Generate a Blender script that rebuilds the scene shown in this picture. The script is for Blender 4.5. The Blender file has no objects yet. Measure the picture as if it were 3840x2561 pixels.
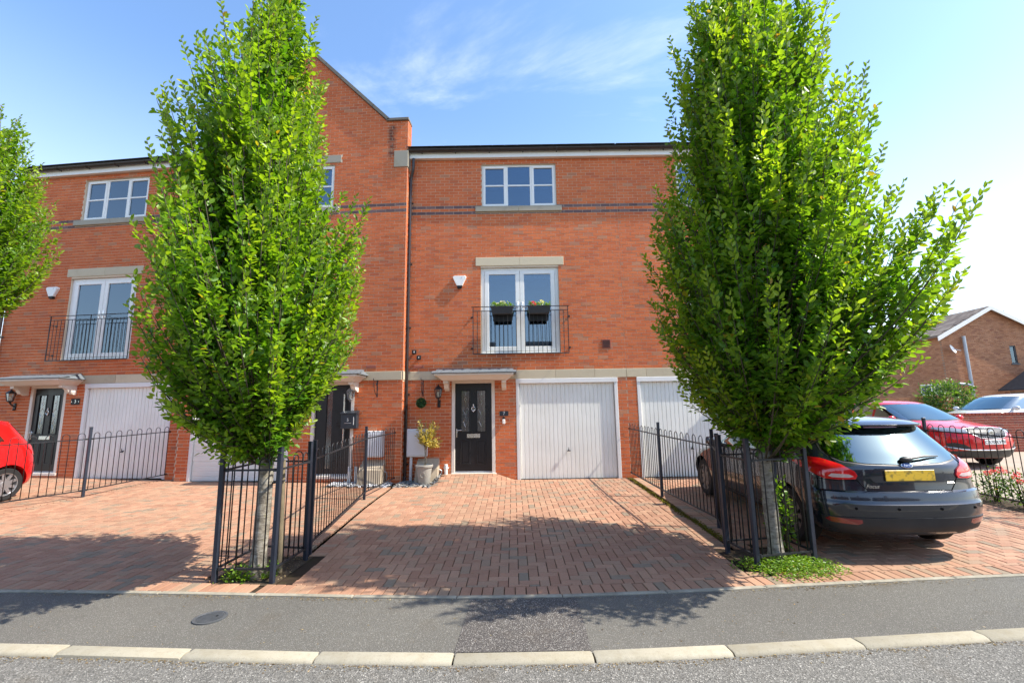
import bpy, bmesh, math, random
import numpy as np
from mathutils import Vector, Matrix
from mathutils.geometry import delaunay_2d_cdt

random.seed(11)
rng = np.random.default_rng(11)
scene = bpy.context.scene
col = scene.collection
PI = math.pi
R = math.radians

# ------------------------------------------------------------------ camera
CAM_Z = 1.634
th, ro = math.atan(270 / 1707.0), R(0.9)
fw = Vector((0, math.cos(th), math.sin(th)))
up0 = Vector((0, -math.sin(th), math.cos(th)))
rt0 = Vector((1, 0, 0))
rt = rt0 * math.cos(ro) - up0 * math.sin(ro)
up = up0 * math.cos(ro) + rt0 * math.sin(ro)
cd = bpy.data.cameras.new('camera')
cam = bpy.data.objects.new('camera', cd)
col.objects.link(cam)
cd.sensor_width = 36.0
cd.lens = 16.0
cd.clip_start = 0.05
cd.clip_end = 900
M = Matrix((rt, up, -fw)).transposed().to_4x4()
M.translation = Vector((0, 0, CAM_Z))
cam.matrix_world = M
scene.camera = cam

# ------------------------------------------------------------------ light
SUN = Vector((-1.0, 0.15, -1.15)).normalized()       # the way the light travels
sd = bpy.data.lights.new('sun', 'SUN')
sun = bpy.data.objects.new('sun', sd)
col.objects.link(sun)
sun.rotation_euler = SUN.to_track_quat('-Z', 'Y').to_euler()
sun.location = (20, -5, 25)
sd.energy = 3.8
sd.angle = R(0.55)
sd.color = (1.0, 0.93, 0.82)
el = math.asin(-SUN.z)
az = math.atan2(-SUN.x, -SUN.y)

world = bpy.data.worlds.new('World')
scene.world = world
world.use_nodes = True
wn, wl = world.node_tree.nodes, world.node_tree.links
wn.clear()
wo = wn.new('ShaderNodeOutputWorld')
bg = wn.new('ShaderNodeBackground')
sky = wn.new('ShaderNodeTexSky')
sky.sky_type = 'NISHITA'
sky.sun_disc = False
sky.sun_elevation = el
sky.sun_rotation = az
sky.altitude = 30
sky.air_density = 1.0
sky.dust_density = 0.6
sky.ozone_density = 2.0
bg.inputs['Strength'].default_value = 0.15
# thin wind-drawn cloud, thicker low down, spread over the whole sky by noise
tc = wn.new('ShaderNodeTexCoord')
sep = wn.new('ShaderNodeSeparateXYZ')
wl.new(tc.outputs['Generated'], sep.inputs[0])
def wmath(op, a, b=None, c=None, clamp=False):
    n = wn.new('ShaderNodeMath'); n.operation = op; n.use_clamp = clamp
    for i, v in enumerate((a, b, c)):
        if v is None: continue
        if isinstance(v, (int, float)): n.inputs[i].default_value = v
        else: wl.new(v, n.inputs[i])
    return n.outputs[0]
zc = wmath('ADD', wmath('MAXIMUM', sep.outputs[2], 0.0), 0.16)
px, py = wmath('DIVIDE', sep.outputs[0], zc), wmath('DIVIDE', sep.outputs[1], zc)
cmb = wn.new('ShaderNodeCombineXYZ')
wl.new(px, cmb.inputs[0]); wl.new(py, cmb.inputs[1])
mp = wn.new('ShaderNodeMapping'); wl.new(cmb.outputs[0], mp.inputs[0])
mp.inputs['Rotation'].default_value = (0, 0, R(18))
mp.inputs['Scale'].default_value = (0.8, 1.7, 1)
mp.inputs['Location'].default_value = (12.31, 1.976, 0)
ns = wn.new('ShaderNodeTexNoise'); wl.new(mp.outputs[0], ns.inputs['Vector'])
ns.inputs['Scale'].default_value = 0.9
ns.inputs['Detail'].default_value = 9
ns.inputs['Roughness'].default_value = 0.62
ns.inputs['Distortion'].default_value = 0.5
mr = wn.new('ShaderNodeMapRange'); wl.new(ns.outputs['Fac'], mr.inputs[0])
mr.inputs[1].default_value = 0.565; mr.inputs[2].default_value = 0.84
mr.interpolation_type = 'SMOOTHSTEP'
# haze bank: low sky whitens
hz = wn.new('ShaderNodeMapRange'); wl.new(sep.outputs[2], hz.inputs[0])
hz.inputs[1].default_value = 0.60; hz.inputs[2].default_value = 0.0
hz.inputs[3].default_value = 0.0; hz.inputs[4].default_value = 0.72
hz.interpolation_type = 'SMOOTHSTEP'
n2 = wn.new('ShaderNodeTexNoise'); wl.new(tc.outputs['Generated'], n2.inputs['Vector'])
n2.inputs['Scale'].default_value = 2.2; n2.inputs['Detail'].default_value = 5
hz2 = wmath('MULTIPLY', hz.outputs[0], wmath('ADD', n2.outputs['Fac'], 0.42), clamp=True)
fac = wmath('MAXIMUM', wmath('MULTIPLY', mr.outputs[0], 0.85), hz2, clamp=True)
mx = wn.new('ShaderNodeMixRGB')
wl.new(fac, mx.inputs[0])
hs = wn.new('ShaderNodeHueSaturation'); hs.inputs['Saturation'].default_value = 1.08
wl.new(sky.outputs[0], hs.inputs['Color'])
wl.new(hs.outputs[0], mx.inputs[1])
mx.inputs[2].default_value = (4.1, 4.35, 4.7, 1)
wl.new(mx.outputs[0], bg.inputs['Color'])
wl.new(bg.outputs[0], wo.inputs[0])

scene.view_settings.view_transform = 'Standard'
scene.view_settings.look = 'None'
scene.view_settings.gamma = 1.0
scene.view_settings.exposure = 1.30

# ------------------------------------------------------------------ helpers
def tag(o, label=None, cat=None, group=None, kind=None):
    if label: o['label'] = label
    if cat: o['category'] = cat
    if group: o['group'] = group
    if kind: o['kind'] = kind
    return o

def empty(name, loc=(0, 0, 0), rz=0.0, label=None, cat=None, group=None):
    o = bpy.data.objects.new(name, None)
    col.objects.link(o)
    o.location = loc
    o.rotation_euler = (0, 0, rz)
    o.empty_display_size = 0.2
    return tag(o, label, cat, group)

def link_mesh(name, me, mat, parent=None, loc=None):
    o = bpy.data.objects.new(name, me)
    col.objects.link(o)
    if mat is not None and not me.materials: me.materials.append(mat)
    if parent is not None: o.parent = parent
    if loc is not None: o.location = loc
    return o

def copy_tree(o, parent=None):
    c = o.copy()
    col.objects.link(c)
    c.parent = parent
    for ch in list(o.children): copy_tree(ch, c)
    return c

class MB:
    def __init__(s): s.v = []; s.f = []
    def add(s, vs, fs):
        n = len(s.v)
        s.v.extend([tuple(p) for p in vs])
        s.f.extend([tuple(i + n for i in q) for q in fs])
        return s
    def box(s, x0, x1, y0, y1, z0, z1):
        return s.add([(x0,y0,z0),(x1,y0,z0),(x1,y1,z0),(x0,y1,z0),(x0,y0,z1),(x1,y0,z1),(x1,y1,z1),(x0,y1,z1)],
                     [(0,3,2,1),(4,5,6,7),(0,1,5,4),(1,2,6,5),(2,3,7,6),(3,0,4,7)])
    def bbox(s, x0, x1, y0, y1, z0, z1, b=0.004):
        """box with chamfered edges"""
        b = min(b, (x1-x0)*.45, (y1-y0)*.45, (z1-z0)*.45)
        bm = bmesh.new()
        vs = [bm.verts.new(p) for p in [(x0,y0,z0),(x1,y0,z0),(x1,y1,z0),(x0,y1,z0),(x0,y0,z1),(x1,y0,z1),(x1,y1,z1),(x0,y1,z1)]]
        for q in [(0,3,2,1),(4,5,6,7),(0,1,5,4),(1,2,6,5),(2,3,7,6),(3,0,4,7)]: bm.faces.new([vs[i] for i in q])
        bmesh.ops.bevel(bm, geom=bm.edges[:], offset=b, segments=1, affect='EDGES')
        bm.verts.index_update()
        s.add([v.co[:] for v in bm.verts], [[v.index for v in f.verts] for f in bm.faces])
        bm.free()
        return s
    def frustum(s, a, b):
        """a,b = (x0,x1,y0,y1,z)"""
        return s.add([(a[0],a[2],a[4]),(a[1],a[2],a[4]),(a[1],a[3],a[4]),(a[0],a[3],a[4]),(b[0],b[2],b[4]),(b[1],b[2],b[4]),(b[1],b[3],b[4]),(b[0],b[3],b[4])],
                     [(0,3,2,1),(4,5,6,7),(0,1,5,4),(1,2,6,5),(2,3,7,6),(3,0,4,7)])
    def cyl(s, p0, p1, r0, r1=None, n=10, cap=True):
        if r1 is None: r1 = r0
        p0, p1 = Vector(p0), Vector(p1)
        d = (p1 - p0).normalized()
        a = d.orthogonal().normalized(); b = d.cross(a)
        vs = []
        for p, r in ((p0, r0), (p1, r1)):
            for i in range(n):
                t = 2*PI*i/n
                vs.append(p + a*(math.cos(t)*r) + b*(math.sin(t)*r))
        fs = [(i, (i+1) % n, n+(i+1) % n, n+i) for i in range(n)]
        if cap: fs += [tuple(range(n-1, -1, -1)), tuple(range(n, 2*n))]
        return s.add(vs, fs)
    def tube(s, pts, r, n=6, closed=False):
        pts = [Vector(p) for p in pts]
        m = len(pts)
        rr = r if isinstance(r, (list, tuple)) else [r]*m
        vs = []
        pa = None
        for i, p in enumerate(pts):
            if closed: d = (pts[(i+1) % m] - pts[i-1]).normalized()
            else: d = (pts[min(i+1, m-1)] - pts[max(i-1, 0)]).normalized()
            if pa is None: a = d.orthogonal().normalized()
            else:
                a = pa - d*pa.dot(d)
                a = a.normalized() if a.length > 1e-6 else d.orthogonal().normalized()
            pa = a
            b = d.cross(a)
            for k in range(n):
                t = 2*PI*(k+.5)/n
                vs.append(p + a*(math.cos(t)*rr[i]) + b*(math.sin(t)*rr[i]))
        fs = []
        for i in range(m if closed else m-1):
            j = (i+1) % m
            for k in range(n):
                k2 = (k+1) % n
                fs.append((i*n+k, i*n+k2, j*n+k2, j*n+k))
        if not closed: fs += [tuple(range(n-1, -1, -1)), tuple(range((m-1)*n, m*n))]
        return s.add(vs, fs)
    def lathe(s, prof, n=20, c=(0, 0, 0), axis='z', caps=True):
        vs = []
        for r, h in prof:
            for i in range(n):
                t = 2*PI*i/n
                x, y = math.cos(t)*r, math.sin(t)*r
                if axis == 'z': vs.append((c[0]+x, c[1]+y, c[2]+h))
                elif axis == 'y': vs.append((c[0]+x, c[1]+h, c[2]+y))
                else: vs.append((c[0]+h, c[1]+x, c[2]+y))
        fs = []
        for j in range(len(prof)-1):
            for i in range(n):
                i2 = (i+1) % n
                fs.append((j*n+i, j*n+i2, (j+1)*n+i2, (j+1)*n+i))
        if caps: fs += [tuple(range(n-1, -1, -1)), tuple(range((len(prof)-1)*n, len(prof)*n))]
        return s.add(vs, fs)
    def prism(s, poly, y0, y1):
        """polygon in (x,z) drawn between two depths"""
        n = len(poly)
        vs = [(x, y0, z) for x, z in poly] + [(x, y1, z) for x, z in poly]
        fs = [tuple(range(n)), tuple(range(2*n-1, n-1, -1))] + [(i, n+i, n+(i+1) % n, (i+1) % n) for i in range(n)]
        return s.add(vs, fs)
    def prismz(s, poly, z0, z1):
        n = len(poly)
        vs = [(x, y, z0) for x, y in poly] + [(x, y, z1) for x, y in poly]
        fs = [tuple(range(n-1, -1, -1)), tuple(range(n, 2*n))] + [(i, (i+1) % n, n+(i+1) % n, n+i) for i in range(n)]
        return s.add(vs, fs)
    def prismx(s, poly, x0, x1):
        """polygon in (y,z) drawn between two x"""
        n = len(poly)
        vs = [(x0, y, z) for y, z in poly] + [(x1, y, z) for y, z in poly]
        fs = [tuple(range(n)), tuple(range(2*n-1, n-1, -1))] + [(i, n+i, n+(i+1) % n, (i+1) % n) for i in range(n)]
        return s.add(vs, fs)
    def ball(s, c, r, nu=12, nv=8, sc=(1, 1, 1)):
        prof = [(max(1e-4, math.sin(PI*j/nv))*r, -math.cos(PI*j/nv)*r) for j in range(nv+1)]
        n0 = len(s.v)
        s.lathe(prof, nu, (0, 0, 0))
        for i in range(n0, len(s.v)):
            x, y, z = s.v[i]
            s.v[i] = (c[0]+x*sc[0], c[1]+y*sc[1], c[2]+z*sc[2])
        return s
    def mesh(s, name, smooth=False, fix=True):
        me = bpy.data.meshes.new(name)
        me.from_pydata(s.v, [], s.f)
        if fix:
            bm = bmesh.new(); bm.from_mesh(me)
            bmesh.ops.recalc_face_normals(bm, faces=bm.faces[:])
            bm.to_mesh(me); bm.free()
        if smooth:
            me.polygons.foreach_set('use_smooth', [True]*len(me.polygons))
            if smooth != 'all':
                try: me.set_sharp_from_angle(angle=R(40))
                except Exception: pass
        me.update()
        return me
    def build(s, name, mat, parent=None, smooth=False, loc=None, fix=True):
        return link_mesh(name, s.mesh(name, smooth, fix), mat, parent, loc)

def shade_smooth(me, ang=40):
    me.polygons.foreach_set('use_smooth', [True]*len(me.polygons))
    try: me.set_sharp_from_angle(angle=R(ang))
    except Exception: pass

def text_part(name, txt, size, mat, parent, M4, extrude=0.001, align='CENTER', shear=0.0):
    cu = bpy.data.curves.new(name, 'FONT')
    cu.body = txt; cu.size = size; cu.extrude = extrude; cu.align_x = align; cu.align_y = 'CENTER'
    cu.shear = shear
    cu.resolution_u = 3
    t = bpy.data.objects.new(name, cu)
    col.objects.link(t)
    dg = bpy.context.evaluated_depsgraph_get()
    me = bpy.data.meshes.new_from_object(t.evaluated_get(dg))
    me.transform(M4)
    bpy.data.objects.remove(t); bpy.data.curves.remove(cu)
    me.name = name
    me.materials.clear()
    return link_mesh(name, me, mat, parent)

def frame_mat(origin, xax, yax):
    x = Vector(xax).normalized(); y = Vector(yax).normalized(); z = x.cross(y)
    m = Matrix((x, y, z)).transposed().to_4x4()
    m.translation = Vector(origin)
    return m

# ------------------------------------------------------------------ materials
class NT:
    def __init__(s, name):
        s.m = bpy.data.materials.new(name); s.m.use_nodes = True
        s.n, s.l = s.m.node_tree.nodes, s.m.node_tree.links
        s.n.clear()
        s.out = s.n.new('ShaderNodeOutputMaterial')
    def node(s, t, **kw):
        n = s.n.new(t)
        for k, v in kw.items(): setattr(n, k, v)
        return n
    def put(s, sock, v):
        if isinstance(v, bpy.types.NodeSocket): s.l.new(v, sock)
        elif isinstance(v, (tuple, list)): sock.default_value = tuple(v) + ((1,) if len(v) == 3 and sock.type == 'RGBA' else ())
        else: sock.default_value = v
    def math(s, op, a, b=0.0, c=None, clamp=False):
        n = s.n.new('ShaderNodeMath'); n.operation = op; n.use_clamp = clamp
        s.put(n.inputs[0], a); s.put(n.inputs[1], b)
        if c is not None: s.put(n.inputs[2], c)
        return n.outputs[0]
    def mix(s, f, a, b, mode='MIX'):
        n = s.n.new('ShaderNodeMixRGB'); n.blend_type = mode
        s.put(n.inputs[0], f); s.put(n.inputs[1], a); s.put(n.inputs[2], b)
        return n.outputs[0]
    def rng(s, v, a, b, c=0.0, d=1.0):
        n = s.n.new('ShaderNodeMapRange')
        s.put(n.inputs[0], v)
        for i, k in enumerate((a, b, c, d)): n.inputs[i+1].default_value = k
        return n.outputs[0]
    def noise(s, scale, detail=3, rough=.55, vec=None, dist=0.0):
        n = s.n.new('ShaderNodeTexNoise')
        n.inputs['Scale'].default_value = scale; n.inputs['Detail'].default_value = detail
        n.inputs['Roughness'].default_value = rough; n.inputs['Distortion'].default_value = dist
        if vec is None: vec = s.pos()
        s.l.new(vec, n.inputs['Vector'])
        return n.outputs['Fac']
    def vor(s, scale, vec=None, feature='F1', out='Distance'):
        n = s.n.new('ShaderNodeTexVoronoi'); n.feature = feature
        n.inputs['Scale'].default_value = scale
        s.l.new(vec if vec is not None else s.pos(), n.inputs['Vector'])
        return n.outputs[out]
    def pos(s):
        if not hasattr(s, '_p'): s._p = s.n.new('ShaderNodeNewGeometry')
        return s._p.outputs['Position']
    def obj(s):
        if not hasattr(s, '_t'): s._t = s.n.new('ShaderNodeTexCoord')
        return s._t.outputs['Object']
    def rand(s):
        """one number for each loose piece of a mesh and for each object"""
        s.pos()
        o = s.n.new('ShaderNodeObjectInfo')
        return s.math('FRACT', s.math('ADD', s._p.outputs['Random Per Island'], o.outputs['Random']))
    def ramp(s, v, stops, interp='LINEAR'):
        n = s.n.new('ShaderNodeValToRGB'); n.color_ramp.interpolation = interp
        e = n.color_ramp.elements
        while len(e) < len(stops): e.new(0.5)
        for k, (p, c) in enumerate(stops):
            e[k].position = p; e[k].color = tuple(c) + (1,)
        s.put(n.inputs[0], v)
        return n.outputs[0]
    def bump(s, h, strength=.3, dist=.01):
        n = s.n.new('ShaderNodeBump'); n.inputs['Strength'].default_value = strength; n.inputs['Distance'].default_value = dist
        s.put(n.inputs['Height'], h)
        return n.outputs[0]
    def pbr(s, color, rough=.6, metal=0.0, spec=.5, normal=None, coat=0.0, coatr=.05, ior=None):
        p = s.n.new('ShaderNodeBsdfPrincipled')
        s.put(p.inputs['Base Color'], color); s.put(p.inputs['Roughness'], rough); s.put(p.inputs['Metallic'], metal)
        s.put(p.inputs['Specular IOR Level'], spec); s.put(p.inputs['Coat Weight'], coat); s.put(p.inputs['Coat Roughness'], coatr)
        if ior: p.inputs['IOR'].default_value = ior
        if normal is not None: s.l.new(normal, p.inputs['Normal'])
        s.l.new(p.outputs[0], s.out.inputs[0])
        s.p = p
        return s.m

def simple(name, c, rough=.5, metal=0., spec=.5, var=.12, scale=9., bump=0., coat=0.):
    t = NT(name)
    n = t.noise(scale, 4)
    dark = tuple(x*(1-var) for x in c); lite = tuple(min(1, x*(1+var)) for x in c)
    cc = t.mix(n, dark, lite)
    nm = t.bump(t.noise(scale*6, 3), bump, .004) if bump else None
    rr = t.rng(t.noise(scale*.7, 2), .3, .7, max(0, rough-.07), min(1, rough+.07))
    return t.pbr(cc, rr, metal, spec, nm, coat)

MT = {}
def brick_mat(name, stops, stain=None):
    t = NT(name)
    r = t.rand()
    c = t.ramp(r, stops)
    nb = t.noise(.42, 5, .6, None, .8)
    c = t.mix(t.rng(nb, .35, .68, 0, 1), t.mix(1.0, c, (.94, .92, .92), 'MULTIPLY'), t.mix(1.0, c, (1.10, 1.13, 1.16), 'MULTIPLY'))
    n1 = t.noise(1.3, 4, .6)
    c = t.mix(t.rng(n1, .3, .75, 0, .45), c, t.mix(1.0, c, (1.25, 1.12, 1.02), 'MULTIPLY'))
    n2 = t.noise(38, 4, .65)
    c = t.mix(t.rng(n2, .35, .7, 0, .4), c, t.mix(1.0, c, (.7, .66, .66), 'MULTIPLY'))
    n3 = t.noise(11, 5, .7)
    c = t.mix(t.rng(n3, .64, .82, 0, .24), c, (.58, .40, .29))
    if stain is not None:
        sx, sz0, sz1 = stain
        sp = t.node('ShaderNodeSeparateXYZ'); t.l.new(t.obj(), sp.inputs[0])
        dx = t.math('ABSOLUTE', t.math('SUBTRACT', t.math('ADD', sp.outputs[0], t.math('MULTIPLY', t.noise(5, 3), .12)), sx + .06))
        mxk = t.rng(dx, .03, .13, 1, 0)
        mz = t.math('MULTIPLY', t.rng(sp.outputs[2], sz0, sz0+.25, 0, 1), t.rng(sp.outputs[2], sz1-.1, sz1, 1, 0))
        k = t.math('MULTIPLY', t.math('MULTIPLY', mxk, mz), t.rng(t.noise(9, 4), .3, .6, .25, .85))
        c = t.mix(k, c, (.035, .025, .025))
    nm = t.bump(t.noise(90, 4, .7), .5, .006)
    return t.pbr(c, .85, 0, .25, nm)
RED = [(0, (.52, .130, .046)), (.3, (.57, .152, .054)), (.6, (.61, .172, .062)), (.85, (.54, .140, .052)), (.93, (.46, .120, .052)), (.97, (.50, .22, .115)), (1, (.40, .16, .09))]
MT['brick'] = brick_mat('red_brick', RED)
MT['brick_stained'] = brick_mat('red_brick_stained', RED, (4.79, 7.75, 8.78))
MT['dark_brick'] = brick_mat('blue_brick', [(0, (.11, .073, .075)), (.5, (.15, .10, .10)), (1, (.19, .13, .125))])
MT['shade_toned_brick'] = brick_mat('shade_toned_red_brick', [(0, (.20, .050, .032)), (.5, (.26, .070, .042)), (1, (.17, .050, .040))])  # darkened red: shade of the low garden wall painted into its bricks
MT['brown_brick'] = brick_mat('brown_brick', [(0, (.35, .160, .082)), (.4, (.43, .208, .110)), (.8, (.47, .24, .132)), (1, (.30, .13, .076))])
t = NT('mortar')
MT['mortar'] = t.pbr(t.mix(t.noise(3, 4), (.58, .46, .33), (.78, .66, .50)), .9, 0, .2, t.bump(t.noise(120, 3), .4, .004))
t = NT('brown_mortar')
MT['brown_mortar'] = t.pbr(t.mix(t.noise(3, 4), (.24, .17, .12), (.34, .26, .19)), .9, 0, .2)

def stone(name, c, stain=.35):
    t = NT(name)
    r = t.rand()
    cc = t.mix(r, tuple(x*.86 for x in c), tuple(min(.9, x*1.08) for x in c))
    cc = t.mix(t.rng(t.noise(2.2, 5, .7), .52, .8, 0, stain), cc, (.28, .22, .13))
    cc = t.mix(t.rng(t.noise(60, 3), .3, .7, 0, .18), cc, (.2, .17, .13))
    return t.pbr(cc, .85, 0, .25, t.bump(t.noise(70, 4), .35, .005))
MT['stone'] = stone('reconstituted_stone', (.62, .53, .37))
MT['old_stone'] = stone('weathered_stone', (.36, .33, .26), .75)
MT['coping'] = stone('coping_concrete', (.17, .155, .13), .6)

def paver_mat(name, moss=0.3):
    t = NT(name)
    r = t.rand()
    c = t.ramp(r, [(0, (.300, .156, .096)), (.22, (.345, .188, .117)), (.46, (.365, .210, .132)), (.62, (.315, .168, .105)), (.76, (.315, .192, .122)), (.86, (.275, .185, .122)), (.94, (.215, .166, .116)), (1, (.235, .176, .122))], 'CONSTANT')
    n = t.noise(45, 4, .7)
    c = t.mix(t.rng(n, .35, .7, 0, .5), c, t.mix(1.0, c, (1.35, 1.35, 1.38), 'MULTIPLY'))
    c = t.mix(t.rng(t.noise(230, 2), .66, .74, 0, .55), c, (.6, .55, .5))
    c = t.mix(t.rng(t.noise(.9, 5, .65), .42, .72, 0, .45), c, (.27, .185, .12))
    c = t.mix(t.rng(t.noise(2.7, 5, .7), .60, .80, 0, .4), c, t.mix(1.0, c, (.55, .52, .48), 'MULTIPLY'))
    nm = t.bump(t.noise(150, 3), .55, .004)
    return t.pbr(c, t.rng(t.noise(2, 2), .3, .7, .7, .9), 0, .3, nm)
MT['paver'] = paver_mat('block_paving')
t = NT('joint_sand')
c = t.mix(t.rng(t.noise(1.1, 4), .45, .7), (.030, .021, .015), (.062, .045, .030))
c = t.mix(t.rng(t.noise(2.3, 5), .58, .75, 0, .7), c, (.06, .065, .018))
MT['joint'] = t.pbr(c, .95, 0, .1)

def asphalt(name, a, b, fleck, fs=190., patch=.5):
    t = NT(name)
    v = t.node('ShaderNodeTexVoronoi'); v.inputs['Scale'].default_value = fs
    t.l.new(t.pos(), v.inputs['Vector'])
    sp = t.node('ShaderNodeSeparateXYZ'); t.l.new(v.outputs['Color'], sp.inputs[0])
    c = t.mix(sp.outputs[0], a, b)
    c = t.mix(t.rng(sp.outputs[1], 1-fleck, 1, 0, .9), c, (.42, .40, .36))
    c = t.mix(t.rng(t.noise(.55, 5, .6), .4, .72, 0, patch), c, t.mix(1.0, c, (.62, .62, .64), 'MULTIPLY'))
    c = t.mix(t.rng(t.noise(2.1, 6, .7), .55, .78, 0, .45), c, (.105, .082, .055))
    c = t.mix(t.rng(t.noise(9, 5, .7), .62, .74, 0, .4), c, t.mix(1.0, c, (.5, .5, .52), 'MULTIPLY'))
    h = t.math('ADD', v.outputs['Distance'], t.math('MULTIPLY', t.noise(60, 3), .5))
    return t.pbr(c, .88, 0, .3, t.bump(h, .75, .006))
MT['asphalt_path'] = asphalt('pavement_asphalt', (.110, .104, .090), (.160, .152, .132), .10, 240)
MT['asphalt_road'] = asphalt('road_asphalt', (.080, .077, .069), (.195, .187, .168), .16, 130, .35)
MT['asphalt_patch'] = asphalt('patch_asphalt', (.045, .042, .040), (.125, .112, .102), .18, 170, .3)
t = NT('kerb_concrete')
r = t.rand()
c = t.mix(r, (.30, .272, .205), (.38, .347, .265))
c = t.mix(t.rng(t.noise(7, 5, .7), .45, .75, 0, .55), c, (.25, .21, .13))
c = t.mix(t.rng(t.noise(26, 5, .75), .55, .72, 0, .55), c, (.17, .145, .105))
c = t.mix(t.rng(t.noise(160, 3), .52, .72, 0, .5), c, (.20, .18, .15))
MT['kerb'] = t.pbr(c, .85, 0, .25, t.bump(t.noise(140, 4), .45, .005))
t = NT('edging_concrete')
c = t.mix(t.rng(t.noise(5, 5, .7), .35, .7), (.36, .33, .26), (.20, .18, .14))
MT['edging'] = t.pbr(c, .9, 0, .2, t.bump(t.noise(140, 4), .4, .005))
t = NT('bare_ground')
c = t.mix(t.noise(.4, 5), (.07, .085, .03), (.13, .11, .07))
MT['ground'] = t.pbr(c, .95, 0, .1)
t = NT('soil')
c = t.mix(t.noise(25, 5, .7), (.035, .025, .017), (.11, .085, .06))
MT['soil'] = t.pbr(c, .95, 0, .1, t.bump(t.noise(60, 4), .9, .02))
t = NT('buff_paving')
c = t.mix(t.noise(2, 5), (.30, .25, .19), (.40, .34, .27))
MT['buff'] = t.pbr(c, .9, 0, .2, t.bump(t.noise(80, 3), .4, .005))

MT['upvc'] = simple('white_plastic', (.82, .81, .76), .28, 0, .5, .04, 3)
MT['white_paint'] = simple('white_gloss_paint', (.76, .75, .72), .4, 0, .5, .06, 5)
MT['cream_paint'] = simple('warm_white_paint', (.72, .66, .58), .45, 0, .5, .06, 5)
t = NT('garage_steel')
c = t.mix(t.rng(t.noise(1.7, 5, .6), .35, .75, 0, 1), (.83, .83, .77), (.75, .745, .68))
MT['garage'] = t.pbr(c, .38, 0, .5)
MT['steel_grey'] = simple('grey_white_plastic', (.62, .64, .66), .45, 0, .5, .06, 4)
MT['black_pvc'] = simple('black_plastic', (.018, .017, .018), .35, 0, .5, .2, 5)
MT['brown_pvc'] = simple('dark_brown_plastic', (.030, .022, .020), .3, 0, .5, .2, 5)
t = NT('railing_paint')
c = t.mix(t.rng(t.noise(30, 4, .7), .62, .74, 0, .6), (.020, .022, .026), (.20, .19, .17))
MT['iron'] = t.pbr(c, t.rng(t.noise(9, 3), .3, .7, .35, .6), .25, .5, t.bump(t.noise(80, 3), .2, .002))
t = NT('post_paint')
c = t.mix(t.rng(t.noise(22, 5, .7), .66, .75, 0, .6), (.016, .022, .036), (.30, .30, .28))
c = t.mix(t.rng(t.noise(3, 4), .4, .7, 0, .5), c, (.035, .045, .065))
MT['post'] = t.pbr(c, t.rng(t.noise(9, 3), .3, .7, .32, .5), .15, .5, t.bump(t.noise(60, 3), .15, .002))
MT['door_black'] = simple('black_door_paint', (.007, .008, .011), .33, 0, .5, .15, 6, .05)
MT['chrome'] = simple('brushed_steel', (.72, .70, .66), .25, 1., .5, .08, 12)
MT['slate'] = simple('grey_slate', (.13, .15, .165), .55, 0, .4, .35, 14, .5)
t = NT('roof_tile')
c = t.ramp(t.rand(), [(0, (.13, .10, .085)), (.5, (.19, .15, .125)), (1, (.24, .20, .165))])
c = t.mix(t.rng(t.noise(6, 4), .5, .8, 0, .5), c, (.26, .25, .2))
MT['tile'] = t.pbr(c, .9, 0, .2)
MT['dark_tile'] = simple('dark_roof_tile', (.045, .045, .05), .7, 0, .3, .3, 6)
MT['lead'] = simple('grey_lead', (.20, .22, .24), .5, .2, .5, .25, 8)
MT['terracotta_vent'] = simple('terracotta', (.30, .095, .065), .8, 0, .3, .2, 10)

def glass(name, tint=(.9, .95, 1), gl=.30, rough=.02, gcol=(.86, .93, 1.0)):
    t = NT(name)
    a = t.node('ShaderNodeBsdfTransparent'); t.put(a.inputs[0], tint)
    g = t.node('ShaderNodeBsdfGlossy'); t.put(g.inputs['Roughness'], rough); t.put(g.inputs['Color'], gcol)
    fr = t.node('ShaderNodeFresnel'); fr.inputs[0].default_value = 1.5
    m = t.node('ShaderNodeMixShader')
    t.put(m.inputs[0], t.math('ADD', t.math('MULTIPLY', fr.outputs[0], .9), gl, clamp=True))
    t.l.new(a.outputs[0], m.inputs[1]); t.l.new(g.outputs[0], m.inputs[2])
    t.l.new(m.outputs[0], t.out.inputs[0])
    return t.m
MT['pane'] = glass('window_glass', (.44, .53, .60), .13, .02, (.66, .84, 1.0))
MT['door_glass'] = glass('frosted_door_glass', (.55, .6, .6), .20, .12)
MT['car_glass'] = glass('tinted_car_glass', (.25, .30, .30), .34, .03, (.80, .93, .95))
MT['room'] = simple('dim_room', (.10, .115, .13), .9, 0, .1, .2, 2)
MT['blind'] = simple('white_blind', (.62, .66, .70), .7, 0, .3, .05, 3)
MT['curtain'] = simple('pale_curtain', (.26, .34, .36), .9, 0, .1, .15, 4)
MT['lamp_glass'] = glass('lantern_glass', (.8, .8, .75), .15, .2)
MT['opal'] = simple('opal_bulb', (.75, .72, .62), .35, 0, .5, .03)
MT['rubber'] = simple('tyre_rubber', (.018, .018, .019), .8, 0, .3, .25, 20)
MT['alloy'] = simple('alloy_wheel', (.42, .42, .44), .35, .8, .5, .1, 10)
MT['dark_alloy'] = simple('dirty_alloy_wheel', (.16, .155, .15), .5, .6, .5, .25, 14)
MT['black_trim'] = simple('black_car_trim', (.022, .023, .025), .5, 0, .5, .3, 6)
MT['grey_trim'] = simple('dusty_bumper_plastic', (.022, .024, .027), .6, 0, .4, .35, 5)
MT['gap'] = simple('panel_gap', (.004, .004, .005), .9, 0, .1, .1)
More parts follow.
